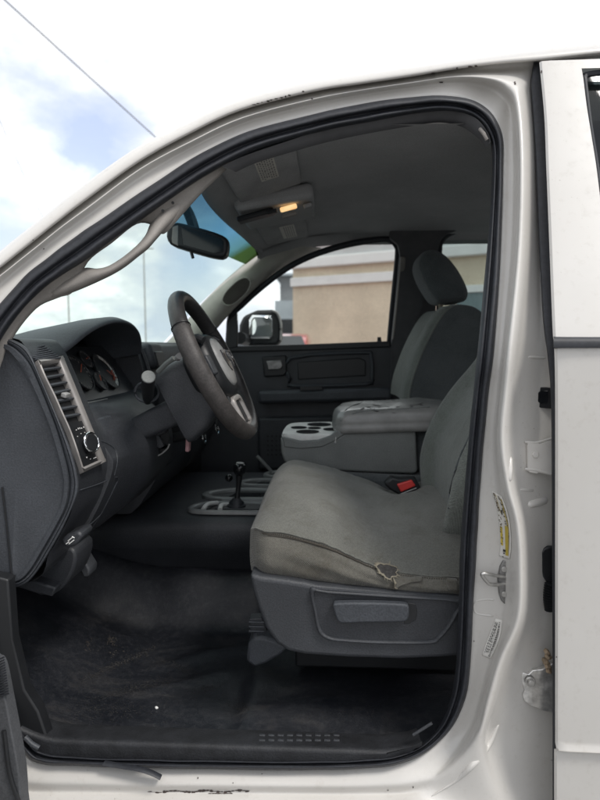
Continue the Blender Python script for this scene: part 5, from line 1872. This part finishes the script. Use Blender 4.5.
# passenger side mirror outside
wm = [(252, 312), (257, 310), (272, 309.5), (277, 312), (281, 322), (281.5, 340), (277, 346), (250, 346), (238, 344), (239, 325), (243, 316)]
sm = prism('door_mirror', [P(a, b, 2.93) for a, b in wm], (0, 0.10, 0), M['black'], truck, bevel=0.018, seg=4)
mo_ = [P(a, b, y) for (a, b), y in zip(((247, 318), (253, 313.5), (272, 313), (276, 317), (277.5, 339), (249, 341)), (2.930, 2.929, 2.924, 2.923, 2.923, 2.930))]
nrm = Vector((0.86, -0.50, 0.0))
mm, nt_, b_ = new_mat('mirror_glass')
b_.inputs['Metallic'].default_value = 1.0
b_.inputs['Roughness'].default_value = 0.03
b_.inputs['Base Color'].default_value = (0.82, 0.84, 0.84, 1)
mg0 = P(263, 327, 2.915)
tx = Vector((0.50, 0.86, 0)).normalized()
mq = []
for u, v in ((-1, -0.85), (-1, 0.6), (-0.75, 1), (0.8, 1), (1, 0.8), (1, -0.9), (0.85, -1), (-0.85, -1)):
    mq.append(mg0 + Vector((0.060 * u - 0.004, 0.030 * u - 0.012, 0.058 * v)))
# glass facing back towards the driver: a shallow convex cap set in the housing
bm = bmesh.new()
ctr_ = sum(mq, Vector()) / len(mq)
for r in range(1):
    rows = []
    for s, dpt_ in ((1.0, 0.0), (0.75, 0.0006), (0.45, 0.001), (0.12, 0.0012)):
        rows.append([ctr_ + (p - ctr_) * s + Vector((0.3, -0.9, 0)) * dpt_ for p in mq])
    grid(bm, rows, False, True, True)
from_bm('mirror_glass', bm, mm, sm, smooth=180)
tube('mirror_trim', cr([P(272, 310.5, 2.925), P(278, 314, 2.925), P(281, 325, 2.925), P(280.5, 340, 2.925)], 5), 0.006, M['padsilver'], sm, seg=8)
tube('mirror_arm', [P(240, 338, 2.80), P(247, 340, 2.95)], 0.03, M['black'], sm, seg=10)

# crumb on the floor
h = hit('floor', 156.5, 709, 0.003)
bm = bmesh.new()
bmesh.ops.create_icosphere(bm, subdivisions=2, radius=0.0038, matrix=Matrix.Translation(h))
for v in bm.verts:
    v.co += Vector((random.uniform(-1, 1), random.uniform(-1, 1), random.uniform(-1, 1))) * 0.0007
cb_ = from_bm('crumb', bm, M['white'], None, smooth=180)
tag(cb_, 'tiny white crumb lying alone on the black floor', 'crumb')

# ================================================================== OUTSIDE
def ground_mat():
    m, nt, b = new_mat('asphalt_lot')
    v = coords(nt)
    c = ramp(nt, noise(nt, v, 0.6, 8, 0.65), [(0.3, (0.16, 0.16, 0.16)), (0.7, (0.24, 0.237, 0.23))])
    nt.links.new(c, b.inputs['Base Color'])
    b.inputs['Roughness'].default_value = 0.9
    bump(nt, b, noise(nt, v, 40, 4), 0.3, 0.01)
    return m


bm = bmesh.new()
grid(bm, [[Vector((x, y, 0)) for y in (-600, -20, 20, 600)] for x in (-600, -20, 20, 600)])
g = from_bm('ground', bm, ground_mat(), None)
tag(g, 'worn grey asphalt lot', None, None, 'structure')

# beige building across the lot
bd = Vector((2.56, -1.3, 0)).normalized()
bo = Vector((-0.93, 15.3, 0))
bn = Vector((bd.y, -bd.x, 0))
if bn.y > 0:
    bn = -bn
bld = empty('commercial_building', bo + bd * 8)
tag(bld, 'long tan stucco commercial building with white cornice bands behind the truck', 'building')
stucco = simple('tan_stucco', (0.70, 0.60, 0.46), 0.95, var=0.12, nscale=1.2, bscale=60, bstr=0.4, bdist=0.01)
white_t = simple('white_trim', (0.80, 0.80, 0.78), 0.8, var=0.05, nscale=3)
grey_t = simple('grey_fascia', (0.64, 0.65, 0.64), 0.8, var=0.06, nscale=2)
def slab(name, s0, s1, z0, z1, d0, d1, mat, parent=bld, bevel=0.0):
    bm = bmesh.new()
    pts = [bo + bd * s0 + bn * d1, bo + bd * s1 + bn * d1, bo + bd * s1 + bn * d0, bo + bd * s0 + bn * d0]
    pts = [Vector((p.x, p.y, z0)) for p in pts]
    add_prism(bm, pts, (0, 0, z1 - z0))
    return from_bm(name, bm, mat, parent, bevel=bevel)
wall = slab('wall', 0, 22, 0, 3.95, -8, 0, stucco)
slab('cornice', -0.05, 22, 3.42, 3.68, -0.02, 0.16, white_t, wall, 0.03)
slab('fascia', -0.05, 22, 3.68, 3.95, -0.02, 0.08, grey_t, wall)
slab('fascia', -0.05, 22, 3.95, 4.5, -0.3, 0.18, white_t, wall, 0.03)
slab('ledge', -0.03, 4.1, 2.97, 3.20, -0.02, 0.10, white_t, wall, 0.02)
for s in range(4):
    wnd = slab('window', 4.3 + s * 3.4, 7.2 + s * 3.4, 0.4, 2.62, -0.02, 0.05, simple('teal_window', (0.16, 0.22, 0.23), 0.2))
    slab('window_head', 4.2 + s * 3.4, 7.3 + s * 3.4, 2.62, 2.78, -0.02, 0.10, white_t, wnd, 0.01)

# further grey building
fb = empty('distant_building', (-1.0, 31, 0))
tag(fb, 'distant blue grey two tier building left of the tan one', 'building')
bgrey = simple('blue_grey_cladding', (0.36, 0.40, 0.43), 0.8, nscale=1)
dgrey = simple('dark_grey_cladding', (0.22, 0.23, 0.24), 0.8, nscale=1)
def wbox(name, x0, x1, y0, y1, z0, z1, mat, parent, bevel=0.0):
    return box(name, ((x0 + x1) / 2, (y0 + y1) / 2, (z0 + z1) / 2), (x1 - x0, y1 - y0, z1 - z0), mat, parent, bevel=bevel)
fw = wbox('wall', -2.75, 4, 30, 38, 0, 3.75, bgrey, fb)
wbox('upper_storey', -2.5, 4, 30.2, 38, 3.755, 5.0, dgrey, fw)
wbox('roof_edge', -2.8, 4, 29.9, 38, 5.005, 5.12, bgrey, fw)
for k in range(3):
    wbox('window', -2.5 + k * 2, -1.2 + k * 2, 29.95, 30.02, 1.4, 2.8, M['gloss'], fw)

# red car parked beyond
car = empty('parked_car', (-2.0, 8.2, 0))
tag(car, 'red car parked between the truck and the tan building', 'car')
redp = simple('red_paint', (0.42, 0.035, 0.035), 0.3, var=0.05, coat=1.0)
prof = [(-4.1, 0.45), (-4.15, 0.8), (-4.05, 1.05), (-3.7, 1.12), (-3.2, 1.5), (-2.8, 1.64), (-1.6, 1.68), (-0.75, 1.62), (-0.32, 1.44), (0.02, 1.22), (0.15, 1.05), (0.2, 0.7), (0.15, 0.42), (-0.2, 0.3), (-3.9, 0.3)]
pp = cr([Vector((x, 0, z)) for x, z in prof], 4, True)
rows = []
for y, s in ((7.35, 0.90), (7.38, 0.97), (7.50, 1.0), (8.9, 1.0), (9.02, 0.97), (9.05, 0.90)):
    cxx, czz = -2.0, 0.85
    rows.append([Vector((cxx + (p.x - cxx) * (s * 0.5 + 0.5), y + (0.16 if (y < 8 and p.z > 1.1) else (-0.16 if p.z > 1.1 else 0)), czz + (p.z - czz) * (s * 0.5 + 0.5))) for p in pp])
cb2 = loft('body', rows, redp, car, close_v=True, cap=True, smooth=40)
prism('windscreen', [Vector((-0.70, 7.62, 1.585)), Vector((-0.22, 7.5, 1.345)), Vector((-0.22, 8.9, 1.345)), Vector((-0.70, 8.78, 1.585))], (0.03, 0, 0.04), M['gloss'], cb2, bevel=0.01)
prism('side_window', [Vector((-3.4, 7.43, 1.14)), Vector((-2.9, 7.50, 1.52)), Vector((-1.2, 7.50, 1.55)), Vector((-0.62, 7.43, 1.14))], (0, 0.05, 0), M['gloss'], cb2)
for x in (-3.3, -0.7):
    for y in (7.36, 9.04):
        bm = bmesh.new()
        add_disc(bm, (x, y - 0.11, 0.34), (0, 1, 0), 0.34, 0.22, 28)
        w = from_bm('wheel', bm, M['seal'], car, bevel=0.03)
        bm = bmesh.new()
        add_disc(bm, (x, y + (-0.115 if y < 8 else 0.112), 0.34), (0, 1, 0), 0.21, 0.004, 20)
        from_bm('rim', bm, M['steel'], w)
car.location = (-1.05, 11.6, 0)
car.rotation_euler = (0, 0, radians(-90))

# utility poles and wires
wood = simple('weathered_wood', (0.46, 0.44, 0.42), 0.9, nscale=4)
for px, Y, hgt, lab in ((146, 42, 9.2, 'weathered utility pole just left of the steering wheel top through the windscreen'), (70, 40, 8.6, 'weathered utility pole above the instrument hood seen through the windscreen')):
    b0 = P(px, 345, Y)
    pe = empty('utility_pole', (b0.x, Y, 0))
    tag(pe, lab, 'utility pole', 'utility poles beyond the truck')
    tube('pole', [(b0.x, Y, 0), (b0.x, Y, hgt)], [0.055, 0.04], wood, pe, seg=10)
    box('crossarm', (b0.x, Y - 0.12, hgt - 0.8), (1.5, 0.06, 0.07), wood, pe)
cable = simple('weathered_grey_cable', (0.20, 0.20, 0.21), 0.7)
def wire(a, b, sag, r, lab):
    pts = [a.lerp(b, t / 24) - Vector((0, 0, sag * 4 * (t / 24) * (1 - t / 24))) for t in range(25)]
    o = tube('power_line', pts, r, cable, None, seg=6)
    tag(o, lab, 'cable', 'overhead wires')
wire(P(-160, -150, 14), P(330, 296, 34), 0.0, 0.022, 'thicker overhead wire slanting down to the roof rail')
wire(P(-40, 30, 16), P(45, 222, 40), 0.05, 0.014, 'faint thinner overhead wire nearest the left edge')

# tree behind the truck, seen in the door mirror
leafm = simple('green_leaf', (0.07, 0.12, 0.03), 0.7, var=0.5, nscale=3)
def tree(x, y, h_, r, lab):
    t = empty('shade_tree', (x, y, 0))
    tag(t, lab, 'tree', 'trees past the truck')
    tube('trunk', [(x, y, 0), (x + 0.05, y, h_ * 0.3), (x, y, h_ * 0.6)], [0.18, 0.13, 0.06], wood, t)
    bm = bmesh.new()
    cl = [(Vector((random.gauss(0, 0.5), random.gauss(0, 0.5), random.gauss(0, 0.4))), random.uniform(0.35, 0.7)) for _ in range(14)]
    for c_, s in cl:
        for _ in range(170):
            d = Vector((random.gauss(0, 1), random.gauss(0, 1), random.gauss(0, 1)))
            d.normalize()
            p = Vector((x, y, h_ * 0.68)) + Vector((c_.x * r, c_.y * r, c_.z * r * 0.8)) + d * s * r * random.uniform(0.5, 1) * 0.7
            e = Euler((random.random() * 6, random.random() * 6, random.random() * 6)).to_matrix()
            q = 0.11
            bm.faces.new([bm.verts.new(p + e @ Vector(v)) for v in ((-q, -q * 0.5, 0), (q, -q * 0.5, 0.03), (q * 0.8, q * 0.6, 0), (-q * 0.7, q * 0.5, 0.02))])
    from_bm('crown', bm, leafm, t, smooth=0)


tree(7.6, 5.9, 5.0, 1.8, 'leafy green tree standing behind the truck')

# ================================================================== LIGHT
world = bpy.data.worlds.new('World')
scn.world = world
world.use_nodes = True
nt = world.node_tree
bg = nt.nodes['Background']
sky = nt.nodes.new('ShaderNodeTexSky')
sky.sky_type = 'NISHITA'
sky.sun_disc = False
SUN_EL, SUN_ROT = radians(56), radians(125)
sky.sun_elevation = SUN_EL
sky.sun_rotation = SUN_ROT
sky.air_density = 1.2
sky.dust_density = 1.5
tc = nt.nodes.new('ShaderNodeTexCoord')
mp = nt.nodes.new('ShaderNodeMapping')
mp.inputs['Scale'].default_value = (1, 1, 2.2)
nt.links.new(tc.outputs['Generated'], mp.inputs['Vector'])
nz = noise(nt, mp.outputs['Vector'], 2.3, 9, 0.58, 0.3)
# holes in the cloud cover, given as directions in the sky
def blob(px, py, rad):
    d = ray(px, py).normalized()
    vd = nt.nodes.new('ShaderNodeVectorMath')
    vd.operation = 'DISTANCE'
    nt.links.new(tc.outputs['Generated'], vd.inputs[0])
    vd.inputs[1].default_value = d
    mr = nt.nodes.new('ShaderNodeMapRange')
    mr.inputs['From Min'].default_value = 0.0
    mr.inputs['From Max'].default_value = rad
    mr.inputs['To Min'].default_value = 0.20
    mr.inputs['To Max'].default_value = 0.0
    nt.links.new(vd.outputs['Value'], mr.inputs['Value'])
    return mr.outputs[0]
acc = nz
for args in ((74, 155, 0.13), (2, 240, 0.09), (118, 165, 0.11), (5, 190, 0.05), (222, 236, 0.16), (110, 245, 0.07), (190, 262, 0.06)):
    s = nt.nodes.new('ShaderNodeMath')
    s.operation = 'SUBTRACT'
    nt.links.new(acc, s.inputs[0])
    nt.links.new(blob(*args), s.inputs[1])
    acc = s.outputs[0]
cov = ramp(nt, acc, [(0.22, (0.05, 0.05, 0.05)), (0.48, (1, 1, 1))])
cl0 = ramp(nt, noise(nt, mp.outputs['Vector'], 4.5, 6, 0.6), [(0.36, (3.3, 3.55, 4.1)), (0.50, (4.6, 4.7, 4.85)), (0.66, (7.8, 7.75, 7.6))])
# cloud deck dimmed on the camera's side to lower light on the near bodywork
sxyz = nt.nodes.new('ShaderNodeSeparateXYZ')
nt.links.new(tc.outputs['Generated'], sxyz.inputs[0])
dim = nt.nodes.new('ShaderNodeMapRange')
nt.links.new(sxyz.outputs['Y'], dim.inputs['Value'])
dim.inputs['From Min'].default_value = -0.9
dim.inputs['From Max'].default_value = 0.3
dim.inputs['To Min'].default_value = 0.80
dim.inputs['To Max'].default_value = 1.0
vm = nt.nodes.new('ShaderNodeVectorMath')
vm.operation = 'SCALE'
nt.links.new(cl0, vm.inputs[0])
nt.links.new(dim.outputs[0], vm.inputs['Scale'])
cl2 = vm.outputs[0]
mx = nt.nodes.new('ShaderNodeMix')
mx.data_type = 'RGBA'
nt.links.new(cov, mx.inputs[0])
thin = nt.nodes.new('ShaderNodeMix')
thin.data_type = 'RGBA'
thin.inputs[0].default_value = 0.65
thin.inputs[7].default_value = (2.45, 2.60, 3.45, 1)
nt.links.new(sky.outputs[0], thin.inputs[6])
nt.links.new(thin.outputs[2], mx.inputs[6])
nt.links.new(cl2, mx.inputs[7])
nt.links.new(mx.outputs[2], bg.inputs['Color'])
bg.inputs['Strength'].default_value = 0.1
sd_ = bpy.data.lights.new('sun', 'SUN')
sd_.energy = 0.8
sd_.angle = radians(14)
sd_.color = (1.0, 0.96, 0.90)
so = bpy.data.objects.new('sun', sd_)
COL.objects.link(so)
sdir = Vector((sin(SUN_ROT) * cos(SUN_EL), cos(SUN_ROT) * cos(SUN_EL), sin(SUN_EL)))
so.rotation_euler = sdir.to_track_quat('Z', 'Y').to_euler()
so.location = sdir * 30

vs_ = scn.view_settings
vs_.view_transform = 'Standard'
vs_.look = 'None'
vs_.exposure = 1.45
vs_.gamma = 1
vs_.use_curve_mapping = False
scn.cycles.use_denoising = True
scn.cycles.max_bounces = 10
scn.cycles.diffuse_bounces = 5
scn.cycles.transparent_max_bounces = 12
scn.cycles.caustics_reflective = False


# ================================================================== TIDY THE TREE OF PARTS
def islands(me):
    p = list(range(len(me.vertices)))

    def f(a):
        while p[a] != a:
            p[a] = p[p[a]]
            a = p[a]
        return a
    for e in me.edges:
        a, b = f(e.vertices[0]), f(e.vertices[1])
        if a != b:
            p[a] = b
    out_ = {}
    for i in range(len(p)):
        out_.setdefault(f(i), []).append(i)
    return list(out_.values())


def split_pieces(o):
    """each far-apart piece of the mesh becomes an object of its own beside it"""
    me = o.data
    isl = islands(me)
    boxes = []
    for l in isl:
        co = [me.vertices[i].co for i in l]
        lo_ = [min(c[k] for c in co) for k in range(3)]
        hi_ = [max(c[k] for c in co) for k in range(3)]
        boxes.append((lo_, hi_, max(h_ - l_ for h_, l_ in zip(hi_, lo_))))
    par = list(range(len(isl)))

    def f(a):
        while par[a] != a:
            a = par[a]
        return a
    for i in range(len(isl)):
        for j in range(i):
            a, b = boxes[i], boxes[j]
            gap = math.sqrt(sum(max(0, a[0][k] - b[1][k], b[0][k] - a[1][k]) ** 2 for k in range(3)))
            if gap <= max(0.02, 0.5 * max(a[2], b[2])):
                par[f(i)] = f(j)
    groups = {}
    for i in range(len(isl)):
        groups.setdefault(f(i), []).extend(isl[i])
    groups = list(groups.values())
    if len(groups) < 2:
        return
    for gi, g_ in enumerate(groups):
        keep_ = set(g_)
        bm_ = bmesh.new()
        bm_.from_mesh(me)
        bm_.verts.ensure_lookup_table()
        bmesh.ops.delete(bm_, geom=[v for v in bm_.verts if v.index not in keep_], context='VERTS')
        m2 = bpy.data.meshes.new(me.name)
        bm_.to_mesh(m2)
        bm_.free()
        for mt in me.materials:
            m2.materials.append(mt)
        n_ = o.copy()
        n_.data = m2
        COL.objects.link(n_)
        co = [v.co for v in m2.vertices]
        c_ = Vector([(min(c[k] for c in co) + max(c[k] for c in co)) / 2 for k in range(3)])
        m2.transform(Matrix.Translation(-c_))
        n_.location = o.location + c_
        WORLD_LOC[n_.name] = WORLD_LOC[o.name] + c_
    bpy.data.objects.remove(o)


def stem_(o):
    return o.name.split('.')[0]


def reparent(o, p):
    o.parent = p
    o.location = WORLD_LOC[o.name] - WORLD_LOC[p.name]


PROMOTE = {'hinge', 'body_plug', 'cable_grommet', 'latch_striker', 'warning_sticker', 'barcode_sticker', 'vent_bezel', 'instrument_cluster', 'sun_visor',
           'overhead_console', 'demister_grille', 'release_recess', 'bonnet_release', 'lower_duct', 'centre_stack', 'centre_outlet', 'end_cap',
           'belt_buckle', 'cup_tray', 'transfer_lever', 'armrest_pad'}
JOIN = {'gauge_mark', 'gauge_rim', 'gauge_scale', 'gauge_number', 'needle', 'label_print', 'knob_ring', 'knob_cap', 'seam_piping', 'frayed_rim',
        'rubber_rib', 'seal_fold', 'recess_edge', 'bracket_bolt', 'stalk_cap', 'pad_seam', 'plug_dimple', 'sticker_print', 'sticker_stripe',
        'hinge_flange', 'release_symbol', 'grille_slat', 'switch_icon', 'switch_panel', 'hinge_bolt', 'striker_screw'}
for o in list(truck.children_recursive):
    if stem_(o) in PROMOTE and o.parent != truck:
        reparent(o, truck)


def depth(o):
    n_ = 0
    while o.parent:
        o = o.parent
        n_ += 1
    return n_


# join surface pattern into the part that carries it
dg = bpy.context.evaluated_depsgraph_get()
dg.update()
todo = {}
for o in truck.children_recursive:
    if stem_(o) in JOIN and o.type == 'MESH':
        h_ = o.parent
        while stem_(h_) in JOIN:
            h_ = h_.parent
        if h_.type == 'MESH':
            todo.setdefault(h_.name, []).append(o.name)
for hn, kids in todo.items():
    host = bpy.data.objects[hn]
    bm_ = bmesh.new()
    mats = []
    for nme in [hn] + kids:
        ob = bpy.data.objects[nme]
        ev = ob.evaluated_get(dg)
        tmp = bpy.data.meshes.new_from_object(ev, depsgraph=dg)
        tmp.transform(Matrix.Translation(WORLD_LOC[nme] - WORLD_LOC[hn]))
        base_i = len(mats)
        mats += list(ob.data.materials)
        for p in tmp.polygons:
            p.material_index = base_i + min(p.material_index, max(0, len(ob.data.materials) - 1))
        bm_.from_mesh(tmp)
        bpy.data.meshes.remove(tmp)
    m2 = bpy.data.meshes.new(host.data.name)
    bm_.to_mesh(m2)
    bm_.free()
    for mt in mats:
        m2.materials.append(mt)
    host.modifiers.clear()
    host.data = m2
    for nme in kids:
        ob = bpy.data.objects[nme]
        for c_ in list(ob.children):
            reparent(c_, host)
        bpy.data.objects.remove(ob)
# nothing deeper than thing > part > sub-part
for _ in range(4):
    for o in list(truck.children_recursive):
        if depth(o) > 2:
            reparent(o, o.parent.parent)
for o in list(truck.children_recursive):
    if o.type == 'MESH' and stem_(o) in ('paint_chip', 'trim_clip', 'sill_tread', 'striker_screw', 'hinge_bolt', 'rail_bracket', 'door_check'):
        split_pieces(o)
